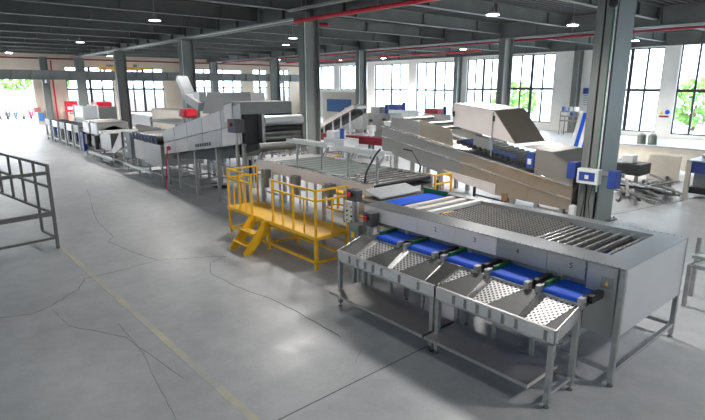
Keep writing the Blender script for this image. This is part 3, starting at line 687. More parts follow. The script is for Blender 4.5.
# ------------------------------------------------------------------ inclined conveyor with hood
M2Y, M2B = 12.9, 14.55
T = thing('inclined_conveyor', (-9.8, 13.7, 0), 'long stainless inclined conveyor with a big sheet hood, sloping down to the nearest column', 'conveyor')
fu = lambda x: 2.16 + (x + 13.45) * (0.97 - 2.16) / 7.3
fd = lambda x: (1.30 + (x + 13.5) * (.40 - 1.30) / 4.9) if x < -8.6 else .40 - (x + 8.6) * .025
for i, (a, b) in enumerate((((-13.45, -9.95)), ((-9.95, -7.55)), ((-7.55, -6.28)))):
    def sp(y0, y1): return MB().prism([(a, fu(a)), (b - .01, fu(b)), (b - .01, fd(b)), (max(a, -8.6) if a < -8.6 < b else a, fd(max(a, -8.6) if a < -8.6 < b else a)), (a, fd(a))][:5] if a < -8.6 < b else [(a, fu(a)), (b - .01, fu(b)), (b - .01, fd(b)), (a, fd(a))], 'y', y0, y1)
    sp(M2Y - .015, M2Y).build('side_panel', [steelm, steelt, steelt][i], T); sp(M2B, M2B + .015).build('side_panel', steelm, T)
    MB().prism([(a, fu(a) + .02), (b, fu(b) + .02), (b, fu(b) - .035), (a, fu(a) - .035)], 'y', M2Y - .07, M2Y + .04).build('top_flange', steelb, T)
    MB().prism([(a, fu(a) - .36), (b - .02, fu(b) - .33), (b - .02, fu(b) - .36), (a, fu(a) - .39)], 'y', M2Y - .05, M2Y - .01).build('rib', steelb, T)
    MB().prism([(a, fd(a) + .02), (b, fd(b) + .02), (b, fd(b)), (a, fd(a))], 'y', M2Y, M2B).build('bottom_pan', steelm, T)
MB().prism([(-10.6, .92), (-8.6, .72), (-8.6, .40), (-9.9, .62)], 'y', M2Y - .05, M2Y - .02).build('patch_plate', steelp, T)
MB().prism([(-13.2, 2.10), (-6.3, .94), (-6.3, .90), (-13.2, 2.06)], 'y', M2Y + .05, M2B - .05).build('bed', steeld, T)
MB().prism([(-13.0, 2.48), (-11.72, 2.38), (-11.72, 1.93), (-13.1, 2.14)], 'y', M2Y + .03, M2Y + .05).build('upper_side_sheet', steelm, T)
MB().prism([(-11.70, 2.43), (-10.37, 2.21), (-10.27, 1.67), (-11.7, 1.92)], 'y', M2Y + .03, M2Y + .05).build('upper_side_sheet', steelt, T)
MB().prism([(-13.0, 2.48), (-10.37, 2.21), (-10.27, 1.67), (-13.1, 2.14)], 'y', M2B - .05, M2B - .03).build('upper_side_sheet', steelm, T)
for x in (-12.5, -11.6, -10.9): MB().tube((x, M2Y + .04, 2.40 - (x + 12.3) * .14), (x, M2B - .04, 2.40 - (x + 12.3) * .14), .06, 10).build('cross_roller', steeld, T)
hp = [(-10.29, 3.0), (-8.83, 2.84), (-8.06, 1.94), (-10.25, 2.33)]
HB = 14.3
MB().prism(hp, 'y', M2Y + .0, M2Y + .015).build('hood_side', steelp, T)
MB().prism(hp, 'y', HB - .015, HB).build('hood_side', steelm, T)
MB().plate([(-10.29, M2Y, 3.01), (-10.29, HB, 3.02), (-8.72, HB, 2.87), (-8.83, M2Y, 2.85)], .015).build('hood_top', steelm, T)
MB().plate([(-8.83, M2Y, 2.85), (-8.72, HB, 2.87), (-7.95, HB, 1.94), (-8.06, M2Y, 1.95)], .015).build('hood_slope', steelt, T)
MB().plate([(-10.29, M2Y, 3.0), (-10.29, HB, 3.0), (-10.29, HB, 2.3), (-10.29, M2Y, 2.33)], .015).build('hood_end', steelm, T)
for p in ((-10.27, 2.69), (-8.82, 2.62)): MB().box(p[0], p[0] + .04, M2Y - .05, M2Y, p[1] - .08, p[1] + .08).build('hood_latch', blackm, T)
MB().bar((-8.83, M2Y - .02, 1.5), (-8.83, M2Y - .02, 2.8), .03).build('hood_stay', galv, T)
x = -10.1
while x < -7.7:
    z = 1.83 - (x + 10.1) * .2
    r_ = MB().tube((x, M2Y + .06, z), (x, M2B - .06, z), .068, 10).build('brush_roller', blackm, T)
    if int(x * 10) % 2: MB().tube((x, M2Y + .2, z), (x, M2Y + .55, z), .08, 10).build('blue_sleeve', blued, r_)
    x += .19
MB().prism([(-9.6, 2.08), (-9.05, 2.01), (-9.05, 1.62), (-9.6, 1.72)], 'y', M2Y + .15, M2Y + .37).build('inner_drum_cover', steelm, T)
MB().box(-7.69, -7.46, M2Y + .02, M2Y + .5, 1.32, 1.74).build('blue_cover_box', blued, T)
MB().box(-7.65, -7.54, M2Y + .01, M2Y + .02, 1.42, 1.57).build('white_label', paperw, T)
rp = [(-7.42, 1.84), (-6.94, 1.81), (-6.45, 1.56), (-6.28, 1.32), (-6.28, .99), (-7.42, 1.22)]
MB().prism(rp, 'y', M2Y + .0, M2Y + .02).build('end_side_sheet', steelm, T)
MB().prism(rp, 'y', M2B - .02, M2B).build('end_side_sheet', steelm, T)
MB().plate([(-7.8, M2Y, 1.89), (-6.94, M2Y, 1.81), (-6.94, M2B, 1.81), (-7.8, M2B, 1.89)], .015).build('end_cover', steelm, T)
MB().plate([(-6.94, M2Y, 1.81), (-6.30, M2Y, 1.42), (-6.30, M2B, 1.42), (-6.94, M2B, 1.81)], .015).build('end_cover_slope', steelm, T)
MB().box(-6.30, -6.28, M2Y, M2B, .34, 1.40).build('end_plate', steelm, T)
for x in (-12.8, -12.0, -11.3, -10.8, -7.3, -6.55):
    for y in (M2Y + .06, M2B - .06):
        MB().box(x - .055, x + .055, y - .055, y + .055, 0, fd(x) + .01).build('leg', galv, T)
for a, b in ((-12.8, -12.0), (-11.3, -10.8), (-7.3, -6.55)): MB().bar((a, M2Y + .06, .25), (b, M2Y + .06, .25), .06).build('leg_brace', galv, T)
MB().box(-8.37, -8.18, M2Y - .04, M2Y + .1, .2, .5).build('brown_bracket', woodm, T)
MB().prism([(-8.15, .4), (-7.9, .4), (-7.97, .2), (-8.08, .2)], 'y', M2Y - .01, M2Y + .03).build('mount_bracket', steelm, T)
# black posts behind the sorter
t = thing('post_frame', (-7.1, 10.0, 0), 'two short black posts joined by a thin rail, behind the sorting table', 'frame')
for x in (-7.25, -6.95): MB().bar((x, 10.0, 0), (x, 10.0, 1.2 if x < -7 else .95), .05).build('post', blackm, t)
MB().bar((-7.25, 10, 1.02), (-6.4, 10, .98), .03).build('rail', blackm, t)
MB().bar((-6.4, 10, 0), (-6.4, 10, 1.0), .04).build('post', blackm, t)
tag(MB().bar((-7.9, 9.4, 0), (-7.9, 9.4, 1.35), .06).build('short_post', blackm, None, (-7.9, 9.4, 0)), 'lone black post just behind the rear edge of the sorting table', 'post')

# ------------------------------------------------------------------ boxes on the nearest column
cx_, cy_ = -5.98, 13.02
t = thing('distribution_box', (-5.9, 12.9, 1.0), 'pale grey box with blue label fixed low on the nearest column', 'electrical box')
MB().box(-6.16, -5.62, 12.78, 13.0, 1.12, 1.5).build('housing', white, t, bevel=.01); MB().box(-6.1, -5.7, 12.77, 12.782, 1.2, 1.42).build('blue_label', blued, t)
MB().box(-5.95, -5.85, 12.765, 12.772, 1.25, 1.35).build('label_sign', paperw, t)
tag(MB().box(-6.45, -6.22, 12.8, 13.1, 1.2, 1.62).build('socket_box', blued, None, (-6.33, 12.95, 1.2), bevel=.02), 'blue socket box left of the pale box on the nearest column', 'electrical box')
tag(MB().box(-5.38, -5.17, 12.75, 13.05, 1.08, 1.52).build('socket_box', blued, None, (-5.2, 12.95, 1.2), bevel=.02), 'blue socket box right of the pale box on the nearest column', 'electrical box')
MBb = MB().bar((-6.4, 13.03, 1.4), (-5.1, 13.03, 1.4), .06, .1); MBb.build('mounting_rail', galv, t)
MB().path([(-6.1, 12.85, 1.12), (-6.2, 12.8, .8), (-6.25, 12.8, 0.05)], .015).build('cable', blackm, t)
MB().path([(-5.95, 12.85, 1.12), (-5.92, 12.8, .7), (-5.98, 12.8, 0.05)], .015).build('cable', blackm, t)
MB().path([(-5.75, 12.85, 1.12), (-5.8, 12.8, .7), (-5.7, 12.8, 0.05)], .012).build('cable', blackm, t)
tag(MB().box(-6.2, -6.05, 12.6, 12.75, 0, .55).build('small_bin', white, None, (-6.12, 12.68, 0), bevel=.02), 'small white container at the foot of the nearest column', 'container')
t = thing('security_camera', tuple(WY(613, 3, 13.0)), 'small dark camera dome high on the nearest column', 'camera')
p = WY(613, 3, 12.95); MB().ball(p, .11).build('dome', blackm, t); MB().box(p.x - .08, p.x + .08, p.y, 13.03, p.z - .05, p.z + .1).build('bracket', white, t)

# ------------------------------------------------------------------ stainless stand at the right edge
t = thing('stainless_stand', (-2.2, 9.7, 0), 'small stainless stand of square tube behind the right end of the sorting table', 'stand')
for p, q in (((690, 296), (696, 243)), ((683, 306), (686, 268))):
    a = FL(*p); 
    h = 1.05 if p[0] == 690 else .72
    MB().bar(a, (a.x, a.y, h), .06).build('leg', galv, t)
a, b = FL(683, 306), FL(690, 296)
MB().bar((a.x, a.y, .7), (a.x + .1, b.y, .7), .05).build('rail', steelb, t)
MB().bar((b.x, b.y, .72), (b.x + 1.2, b.y + .1, .72), .05).build('rail', steelb, t)
MB().bar((a.x, a.y, .7), (a.x + 1.1, a.y, .68), .05).build('rail', steelb, t)
MB().bar((b.x + 1.2, b.y + .1, 0), (b.x + 1.2, b.y + .1, .72), .05).build('leg', galv, t)
MB().bar((a.x + 1.1, a.y, 0), (a.x + 1.1, a.y, .68), .05).build('leg', galv, t)
MB().box(b.x - .02, b.x + .25, b.y - .2, b.y + .05, .73, .78).build('top_plate', roller_g, t)

# ------------------------------------------------------------------ dark rack at the left edge
t = thing('tube_rack', (-12.62, 2.14, 0), 'dark steel tube rack with upright bars standing alone on the floor at the left edge', 'rack')
XR, XL, YR, YL = -12.62, -19.6, 2.14, -1.2
def rk(a, b, w, nm): return MB().bar(a, b, w).build(nm, rackm, t)
for x in (XR, XL):
    for y in (YR, YL):
        lg = rk((x, y, .06), (x, y, 1.88), .06, 'post'); MB().tube((x, y, 0), (x, y, .07), .04, 10).build('foot', rackm, lg)
for k in range(1, 8):
    x = XR - .84 * k
    rk((x, YR, .80 if k > 1 else .25), (x, YR, 1.86), .05, 'upright_bar')
for z in (1.86, 1.38, .80): rk((XR, YR, z), (XL, YR, z), .05, 'side_rail'); rk((XR, YL, z), (XL, YL, z), .05, 'side_rail')
for z, w in ((1.70, .07), (.80, .09), (.25, .05)): rk((XR, YR, z), (XR, YL, z), w, 'end_rail')
for x in (XL,):
    for z in (1.4, .80, .25): rk((x, YR, z), (x, YL, z), .05, 'end_rail')
rk((XR, YR, .25), (XR - .84, YR, .25), .045, 'foot_rail')
t.rotation_euler = (0, 0, math.radians(9))

# ------------------------------------------------------------------ polishing / grading line on the left (box machine rising to the right)
T = thing('elevating_grader', (-15.8, 7.8, 0), 'tall box-sided stainless machine rising to the right, left of the middle column', 'grading machine')
GY, GB = 7.0, 8.65
top_ = lambda x: 1.95 + (x + 18.72) * (3.07 - 1.95) / 5.82
bot_ = lambda x: 1.08 + (x + 18.9) * (1.78 - 1.08) / 4.8
xs = [-18.75, -17.7, -16.6, -15.4, -14.1, -12.9]
for i in range(5):
    a, b = xs[i], xs[i + 1]
    for r_ in range(2):
        f0, f1 = (0, .5) if r_ == 0 else (.5, 1)
        za0 = bot_(a) + (top_(a) - bot_(a)) * f0; za1 = bot_(a) + (top_(a) - bot_(a)) * f1
        zb0 = bot_(b) + (top_(b) - bot_(b)) * f0; zb1 = bot_(b) + (top_(b) - bot_(b)) * f1
        m_ = [steelp, steelm, steelp, steelm, steelm, steelm, steelp, steelm, steelp, steelm][(i * 2 + r_ + (i == 3)) % 10]
        if i == 4 and r_ == 1: m_ = steelm
        MB().prism([(a + .01, za0 + .01), (b - .01, zb0 + .01), (b - .01, zb1 - .01), (a + .01, za1 - .01)], 'y', GY - .02, GY).build('side_panel', m_, T)
        MB().prism([(a, za0), (b, zb0), (b, zb1), (a, za1)], 'y', GB, GB + .02).build('rear_panel', steelm, T)
MB().plate([(-18.75, GY, top_(-18.75)), (-13.3, GY, top_(-13.3)), (-13.3, GB, top_(-13.3)), (-18.75, GB, top_(-18.75))], .02).build('lid', steelm, T)
MB().box(-13.9, -12.9, GY - .01, GB, 2.76, 3.10).build('head_box', steeld, T)
MB().plate([(-13.85, GY - .03, 2.5), (-13.35, GY - .03, 2.6), (-13.35, GY - .03, 3.08), (-13.85, GY - .03, 2.98)], .01).build('access_door', steelp, T)
MB().prism([(-17.3, 1.30), (-13.9, 1.82), (-13.9, 1.55), (-15.2, 1.25), (-18.6, .95), (-18.6, 1.08)], 'y', GY + .25, GB - .1).build('belly_trough', darkbox, T)
MB().prism([(-18.7, 1.1), (-18.65, 1.95), (-18.75, 1.95), (-18.8, 1.1)], 'y', GY, GB).build('left_end_panel', steelm, T)
# right head: bright drum over dark rollers
MB().box(-13.1, -12.88, GY + .05, GB, 1.8, 2.76).build('inner_head', blackm, T)
d_ = MB().tube((-12.8, 7.62, 2.57), (-12.8, 8.92, 2.57), .15, 20).build('bright_drum', steelw, T, smooth=True)
for z, r_ in ((2.33, .09), (2.2, .08), (2.06, .09)): MB().tube((-12.85, 7.6, z), (-12.85, 8.9, z), r_, 12).build('dark_roller', [steeld, blackm][int(z * 100) % 2], T, smooth=True)
MB().box(-12.95, -12.7, 7.52, 7.62, 1.95, 2.75).build('bearing_plate', steelm, T)
MB().box(-12.95, -12.7, 8.9, 8.98, 1.95, 2.75).build('bearing_plate', steeld, T)
MB().prism([(-13.9, 1.75), (-12.2, 2.02), (-12.2, 1.86), (-13.9, 1.45)], 'y', GY + .1, GB + .2).build('discharge_belt', blackm, T)
MB().tube((-12.2, GY + .1, 1.94), (-12.2, GB + .2, 1.94), .08, 12).build('end_roller', steeld, T)
for k in range(7): MB().box(-16.0 + k * .17, -15.9 + k * .17, GY - .03, GY - .018, bot_(-16 + k * .17) + .10, bot_(-16 + k * .17) + .2).build('vent_slot', blackm, T)
for x in (-18.6, -17.6, -16.2, -14.6, -13.3, -12.9):
    for y in (GY + .05, GB - .05): MB().box(x - .045, x + .045, y - .045, y + .045, 0, max(bot_(x), 1.0)).build('leg', galv, T)
for y in (GY + .05, GB - .05):
    for z in (.25, .7): MB().bar((-18.6, y, z), (-16.2, y, z), .05).build('brace', galv, T)
for x in (-18.6, -17.6, -16.2): MB().bar((x, GY, .25), (x, GB, .25), .05).build('brace', galv, T)
estop_box(-12.95, 6.85, 2.28, .42, .3, .36, 'large grey control box with red stop button at the right end of the box-sided machine', True)
tag(MB().path([(-18.0, 6.8, 1.35), (-18.0, 6.72, .6), (-17.9, 6.6, .02), (-17.3, 6.5, .02)], .022, 6).build('rope', pinkm, None, (-18, 6.7, 0)), 'pink rope hanging from the left end of the box-sided machine to the floor', 'rope')
tag(MB().ball((-18.0, 6.86, 1.4), .08).build('pink_bag', pinkm, None, (-18, 6.86, 1.3)), 'small pink bundle at the top of the hanging rope', 'bundle')
tag(MB().box(-16.9, -16.4, 7.3, 7.8, 2.45, 2.76).build('motor_cover', red, None, (-17, 7.5, 2.4), bevel=.08), 'dark red rounded box standing on the box-sided machine', 'box')
bpy.data.objects['motor_cover'].location.x -= 1.05
# hopper and bent chute above, behind
T = thing('feed_hopper', (-17, 9.2, 0), 'wide curved sheet hopper standing behind the box-sided machine', 'hopper')
mb = MB(); n = 8
prof = []
for i in range(n + 1):
    a = math.pi * .9 * i / n; prof.append((9.0 + .55 * (i / n), 3.24 - .26 * math.sin(a)))
x0, x1 = -19.2, -15.9
for (ya, za), (yb, zb) in zip(prof, prof[1:]): mb.hexa([(x0, ya, za), (x1, ya, za), (x1, yb, zb), (x0, yb, zb)], [(x0, ya, za + .015), (x1, ya, za + .015), (x1, yb, zb + .015), (x0, yb, zb + .015)])
mb.build('curved_sheet', steelw, T)
MB().plate([(x0, 9.0, 3.26), (x1, 9.0, 3.33), (x1 + .1, 8.8, 2.6), (x0 - .1, 8.8, 2.5)], .015).build('front_sheet', steelm, T)
for x in (x0, x1): MB().box(x - .03, x + .03, 9.0, 9.55, 2.5, 3.32).build('end_sheet', steelm, T)
for x in (x0 + .1, x1 - .1):
    for y in (9.05, 9.5): MB().box(x - .04, x + .04, y - .04, y + .04, 0, 2.6).build('leg', galv, T)
T = thing('bent_chute', (-20.2, 9.3, 0), 'leaning bent metal chute rising beside the far steel column', 'chute')
a, b, c = WY(181, 78, 9.3), WY(190, 98, 9.3), WY(203, 107, 9.3)
MB().bar(a, b, .45, .25).build('upper_duct', greyb, T); MB().bar(b, c, .45, .35).build('lower_duct', greyb, T)
p = WY(187, 110, 9.3); MB().box(p.x - .5, p.x + .6, 9.1, 9.6, p.z - .3, p.z + .05).build('gear_housing', greyb, T)
MB().box(p.x - .4, p.x - .3, 9.2, 9.3, 0, p.z - .3).build('leg', galv, T); MB().box(p.x + .4, p.x + .5, 9.2, 9.3, 0, p.z - .3).build('leg', galv, T)
MB().box(b.x + .5, b.x + 1.1, 9.2, 9.5, b.z - .35, b.z + .25).build('motor', steelm, T)

# tube frames between grader and roller conveyor
T = thing('tube_stand', (-12.1, 8.0, 0), 'pale tube frame standing between the box-sided machine and the roller conveyor', 'stand')
for x in (-12.6, -12.2, -11.85):
    for y in (7.5, 8.4): MB().bar((x, y, 0), (x, y, 1.72), .045).build('leg', steelb, T)
for y in (7.5, 8.4):
    MB().bar((-12.75, y, 1.72), (-11.95, y, 1.72), .045).build('top_rail', steelb, T); MB().bar((-12.75, y, .6), (-11.95, y, .6), .04).build('lower_rail', steelb, T)
for x in (-12.6, -12.2, -11.85): MB().bar((x, 7.5, 1.72), (x, 8.4, 1.72), .045).build('cross_rail', steelb, T)
MB().bar((-12.75, 7.5, 1.72), (-13.0, 7.4, 1.3), .04).build('brace', steelb, T)

# ------------------------------------------------------------------ machines further along the line on the left
def legs(T, xs_, ys_, z, w=.06, m=galv, rail=.25):
    for x in xs_:
        for y in ys_: MB().box(x - w / 2, x + w / 2, y - w / 2, y + w / 2, 0, z).build('leg', m, T)
    for y in ys_: MB().bar((min(xs_), y, rail), (max(xs_), y, rail), w * .9).build('rail', m, T)
    for x in xs_: MB().bar((x, ys_[0], rail), (x, ys_[-1], rail), w * .9).build('rail', m, T)
T = thing('brush_washing_machine', (-20.6, 7.7, 0), 'stainless brush table with rows of dark blue rollers on top, left of the box-sided machine', 'washing machine')
MB().box(-22.0, -20.9, 6.98, 7.0, .66, 1.42).build('side_panel', steelp, T); MB().box(-20.88, -19.1, 6.98, 7.0, .58, 1.40).build('side_panel', steelm, T)
MB().box(-22.0, -19.1, 8.6, 8.62, .58, 1.4).build('side_panel', steelm, T); MB().box(-22.0, -21.98, 7, 8.6, .6, 1.4).build('end_panel', steelm, T); MB().box(-19.12, -19.1, 7, 8.6, .6, 1.4).build('end_panel', steelm, T)
MB().box(-22, -19.1, 7.0, 8.6, 1.3, 1.34).build('tray', steeld, T)
for k in range(8):
    x = -21.8 + k * .36
    r_ = MB().tube((x, 6.9, 1.60), (x, 8.6, 1.60), .15, 14).build('brush_roller', blackm, T, smooth=True); MB().tube((x, 6.86, 1.60), (x, 7.0, 1.60), .07, 10).build('blue_motor', blued, r_)
legs(T, (-21.9, -20.6, -19.3), (7.05, 8.55), .6)
MB().bar((-22.3, 6.6, .42), (-19.2, 6.6, .42), .08).build('drain_channel', steelw, T)
T = thing('control_cabinet', (-22.9, 7.1, 0), 'grey switch cabinet with buttons left of the brush table', 'cabinet')
MB().box(-23.3, -22.4, 6.95, 7.4, .55, 1.65).build('housing', greyb, T, bevel=.01)
for k in range(3): MB().box(-23.1, -22.9, 6.935, 6.95, .8 + k * .25, .92 + k * .25).build('switch_plate', white, T)
legs(T, (-23.2, -22.5), (7.0, 7.35), .55)
T = thing('v_hopper_feeder', (-25.0, 7.8, 0), 'open feeder with dark v-shaped hopper and sloping white side, in the left line', 'feeder')
MB().box(-26.9, -25.3, 6.98, 7.0, .62, 1.38).build('side_panel', steelm, T)
MB().prism([(-25.3, .62), (-23.7, 1.65), (-23.7, .95), (-24.9, .55)], 'y', 6.97, 7.0).build('sloping_side', steelp, T)
MB().prism([(-27, 1.38), (-25.3, .75), (-23.6, 1.6), (-23.6, 1.62), (-25.3, .8), (-27, 1.42)], 'y', 7.0, 8.7).build('hopper_floor', blackm, T)
MB().box(-27, -23.6, 8.7, 8.72, .7, 1.7).build('rear_panel', steelm, T)
MB().box(-27.0, -26.7, 6.95, 8.7, 1.3, 1.45).build('end_beam', white, T)
legs(T, (-26.8, -25.3, -23.8), (7.05, 8.6), .75); MB().bar((-27.6, 6.6, .40), (-23.9, 6.6, .40), .10).build('drain_channel', steelw, T)
MB().box(-26.5, -25.5, 6.9, 7.3, .05, .35).build('motor_box', greyb, T)
T = thing('washing_tank', (-29, 7.8, 0), 'pair of rounded white steel tanks in the far left line', 'tank')
for a, b in ((-28.6, -27.4), (-30.1, -28.9)):
    MB().tube((a, 7.75, 1.0), (b, 7.75, 1.0), .62, 20).build('tank_shell', steelm, T, smooth=True)
    MB().box(a, b, 7.0, 8.5, 1.15, 1.82).build('tank_cover', steelm, T, bevel=.06); MB().box(a + .1, b - .5, 6.97, 7.0, .6, 1.1).build('pump_cover', steeld, T); MB().tube((b - .2, 7.0, .5), (b - .2, 7.0, 1.15), .12, 12).build('pump', blackm, T)
legs(T, (-30, -28.8, -27.5), (7.05, 8.55), .8); MB().box(-30.3, -29.9, 6.9, 7.1, .2, 1.2).build('blue_panel', blued, T)
T = thing('glazed_cabinet', (-38, 9.1, 0), 'tall cabinet with clear windows and steel frame, far end of the left line', 'cabinet')
for x in (-39.2, -36.9):
    for y in (8.7, 9.6): MB().bar((x, y, 0), (x, y, 2.3), .08).build('post', white, T)
for z in (1.5, 2.3):
    for y in (8.7, 9.6): MB().bar((-39.2, y, z), (-36.9, y, z), .08).build('rail', white, T)
MB().box(-39.15, -36.95, 8.7, 8.71, 1.5, 2.3).build('front_sheet', steelm, T); MB().box(-36.94, -36.92, 8.7, 9.6, 1.5, 2.3).build('side_sheet', steelw, T)
MB().box(-39.2, -36.9, 8.7, 9.6, .5, 1.5).build('lower_body', steeld, T)
for k, (x, w_) in enumerate(((-32.6, 1.2), (-34.2, 1.3), (-36.0, 1.4), (-38.0, 1.5), (-40.2, 1.6))):
    T = thing('frame_conveyor', (x, 8, 0), ['short stainless frame conveyor next to the glazed cabinet', 'second small frame conveyor beyond the glazed cabinet', 'third small frame conveyor beyond the glazed cabinet', 'fourth small frame conveyor beyond the glazed cabinet', 'last small frame conveyor of the left line, by the yard door'][k], 'conveyor', 'frame conveyors at the far end of the left line')
    MB().box(x - w_ / 2, x + w_ / 2, 7.2, 7.24, 1.0, 1.4).build('side_panel', steelw if k % 2 else steeld, T); MB().box(x - w_ / 2, x + w_ / 2, 7.24, 8.4, 1.25, 1.3).build('belt', blackm, T)
    MB().box(x - w_ / 2 + .2, x + w_ / 2 - .3, 7.4, 8.0, .35, .8 + .1 * (k % 3)).build('motor_box', [greyb, blued, blackm][k % 3], T)
    legs(T, (x - w_ / 2 + .1, x + w_ / 2 - .1), (7.25, 8.35), 1.25, .1)
a, b = WY(84, 115, 10.4), WY(118, 115, 10.4)
tag(MB().box(a.x, b.x, 10.4, 10.6, 0, a.z).build('dark_partition', greyb, None, (-34, 10.5, 0)), 'long dark low partition panel behind the left line of machines', 'partition')
DT = MB().box(-30.0, -26.0, 10.4, 12.0, 1.62, 1.72)
for x in (-29.8, -26.2):
    for y in (10.5, 11.9): DT.box(x - .05, x + .05, y - .05, y + .05, 0, 1.62)
tag(DT.build('dark_table', greyb, None, (-28, 11, 0)), 'wide dark table top behind the rounded tanks', 'table')
T = thing('cream_bench', (-26, 14.5, 0), 'long cream covered bench in front of the far windows, beyond the brush table', 'bench')
a, b = WY(152, 124, 14.5), WY(186, 124, 14.5)
MB().box(a.x, b.x, 14.5, 16.0, .4, 1.9).build('covered_stack', cream, T, bevel=.05); MB().box(a.x - .5, b.x + .6, 14.4, 16.2, 0, .4).build('bench_base', galv, T)
T = thing('grey_bench', (-33, 15.5, 0), 'low grey machine with flat grey top left of the cream bench', 'machine')
a, b = WY(128, 120, 15.5), WY(150, 120, 15.5)
MB().box(a.x, b.x, 15.5, 16.8, 0, 1.1).build('body', steeld, T, bevel=.03); MB().box(a.x - .4, b.x + 1.2, 15.4, 17, 1.1, 1.2).build('top_plate', galv, T)
tag(MB().box(-42.0, -41.4, 11.2, 11.8, 0, 2.4).build('red_machine_head', red, None, (-41.7, 11.5, 0), bevel=.05), 'red machine head standing tall at the far left end of the line', 'machine')
T = thing('boxy_machine', (-38.5, 10, 0), 'boxy grey machine with red top at the far left end of the line', 'machine')
MB().box(-39.6, -37.6, 9.8, 11.0, 0, 2.2).build('body', steeld, T, bevel=.04); MB().box(-39.2, -38.2, 9.9, 10.8, 2.2, 2.5).build('top_cover', red, T); MB().box(-39.0, -38.0, 9.77, 9.8, 1.2, 1.9).build('window_panel', greyb, T)
# crates, blue bins under the grader
for k, (px, py) in enumerate(((204, 166), (211, 165), (219, 163))):
    p = WY(px, py, 11.0)
    tag(MB().box(p.x - .16, p.x + .16, 10.9, 11.3, .0, .55 + .05 * k).build('blue_bin', blued, None, (p.x, 11.1, 0), bevel=.03), ['left blue bin standing under the box-sided machine', 'middle blue bin standing under the box-sided machine', 'right blue bin standing under the box-sided machine'][k], 'bin', 'blue bins under the box-sided machine')
T = thing('low_table', (-18, 10.3, 0), 'low steel table frame seen below the box-sided machine', 'table')
MB().box(-19.6, -16.6, 9.9, 10.6, .75, .80).build('table_top', galv, T); legs(T, (-19.5, -18.0, -16.7), (9.95, 10.55), .75, .05)
p = FL(236, 178)
tag(MB().ball((p.x, p.y, .22), .30, (1.2, .9, .75)).build('white_sack', fabric_w, None, (p.x, p.y, 0), smooth=True), 'white sack on the floor behind the left rail of the yellow platform', 'sack')
p = FL(219, 187)
tag(MB().box(p.x - .35, p.x + .35, p.y - .15, p.y + .15, 0, .10).build('dark_pallet_piece', blackm, None, (p.x, p.y, 0)), 'short dark beam lying on the floor under the box-sided machine', 'beam')
p = WY(243, 160, 9.2)
T = thing('worker', (p.x, 9.6, 0), 'person in a white jacket and dark cap behind the box-sided machine control box', 'person')
def person(T, x, y, face, h, topm, hatm, legm=capm, lean=0.0):
    fx, fy = math.cos(face), math.sin(face); s = h / 1.7; rx, ry = -fy, fx
    me = bpy.data.meshes.new('body'); L = lambda f, r, z: ((x + fx * f * s + rx * r * s), (y + fy * f * s + ry * r * s), z * s)
    V = [L(0, 0, .92), L(.02 + lean * .3, 0, 1.12), L(.02 + lean * .7, 0, 1.34), L(.03 + lean, 0, 1.46), L(.05 + lean * 1.1, 0, 1.56), L(.06 + lean * 1.15, 0, 1.64),
         L(lean, .19, 1.38), L(.1 + lean, .24, 1.13), L(.34 + lean, .17, 1.05), L(.42 + lean, .16, 1.05), L(lean, -.19, 1.38), L(.1 + lean, -.24, 1.13), L(.34 + lean, -.17, 1.05), L(.42 + lean, -.16, 1.05),
         L(0, .10, .86), L(.03, .11, .48), L(0, .11, .08), L(.14, .12, .03), L(0, -.10, .86), L(.03, -.11, .48), L(0, -.11, .08), L(.14, -.12, .03)]
    E_ = [(0, 1), (1, 2), (2, 3), (3, 4), (4, 5), (2, 6), (6, 7), (7, 8), (8, 9), (2, 10), (10, 11), (11, 12), (12, 13), (0, 14), (14, 15), (15, 16), (16, 17), (0, 18), (18, 19), (19, 20), (20, 21)]
    R_ = [.16, .15, .17, .07, .09, .095, .075, .055, .042, .04, .075, .055, .042, .04, .10, .07, .05, .045, .10, .07, .05, .045]
    off = Vector(T.location); me.from_pydata([Vector(v) - off for v in V], E_, [])
    o = bpy.data.objects.new('body', me); C.objects.link(o); o.parent = T
    sk = o.modifiers.new('skin', 'SKIN'); sv = me.skin_vertices[0].data
    for i, r in enumerate(R_): sv[i].radius = (r * s, r * s)
    sv[0].use_root = True
    o.modifiers.new('sub', 'SUBSURF').levels = 1
    dg = bpy.context.evaluated_depsgraph_get(); m2 = bpy.data.meshes.new_from_object(o.evaluated_get(dg)); bpy.data.objects.remove(o)
    for k in (topm, legm, skin): m2.materials.append(k)
    for p_ in m2.polygons:
        z = p_.center.z / s; p_.material_index = 2 if z > 1.47 else (1 if z < .9 else 0); p_.use_smooth = True
    o = bpy.data.objects.new('body', m2); C.objects.link(o); o.parent = T
    hc = L(.04 + lean * 1.15, 0, 1.69); MB().ball(hc, .105 * s, (1, 1, .85)).build('cap', hatm, T, smooth=True)
person(T, p.x, 9.6, -1.2, 1.7, fabric_w, capm)

# ------------------------------------------------------------------ machines in the middle background
T = thing('red_beam_conveyor', (-16, 17, 0), 'long dark red conveyor beam on legs, right of the middle column', 'conveyor')
a, b = WY(321, 136, 17.5), WY(396, 143, 17.5)
zt = (a.z + b.z) / 2
MB().bar(a, b, .5, .36).build('beam', maroon, T)
for f in (.1, .3, .5, .7, .9):
    q = a + (b - a) * f
    MB().bar((q.x, 17.5, 0), (q.x, 17.5, q.z - .15), .08).build('leg', steeld, T)
    MB().box(q.x - .35, q.x + .1, 17.2, 17.8, .3, q.z - .5).build('white_sheet', fabric_w, T)
T = thing('rising_conveyor', (-18, 18.5, 0), 'slim pale conveyor rising to the right on tall posts, beyond the middle column', 'conveyor')
a, b = WY(322, 127, 18.8), WY(358, 106, 18.8)
MB().bar(a, b, .7, .22).build('belt_frame', steelp, T); MB().bar(a + Vector((0, 0, -.35)), b + Vector((0, 0, -.35)), .6, .25).build('underside', blackm, T)
c = WY(362, 108, 18.8); MB().bar(b, c + Vector((0, 0, .05)), .7, .16).build('head_chute', steelm, T)
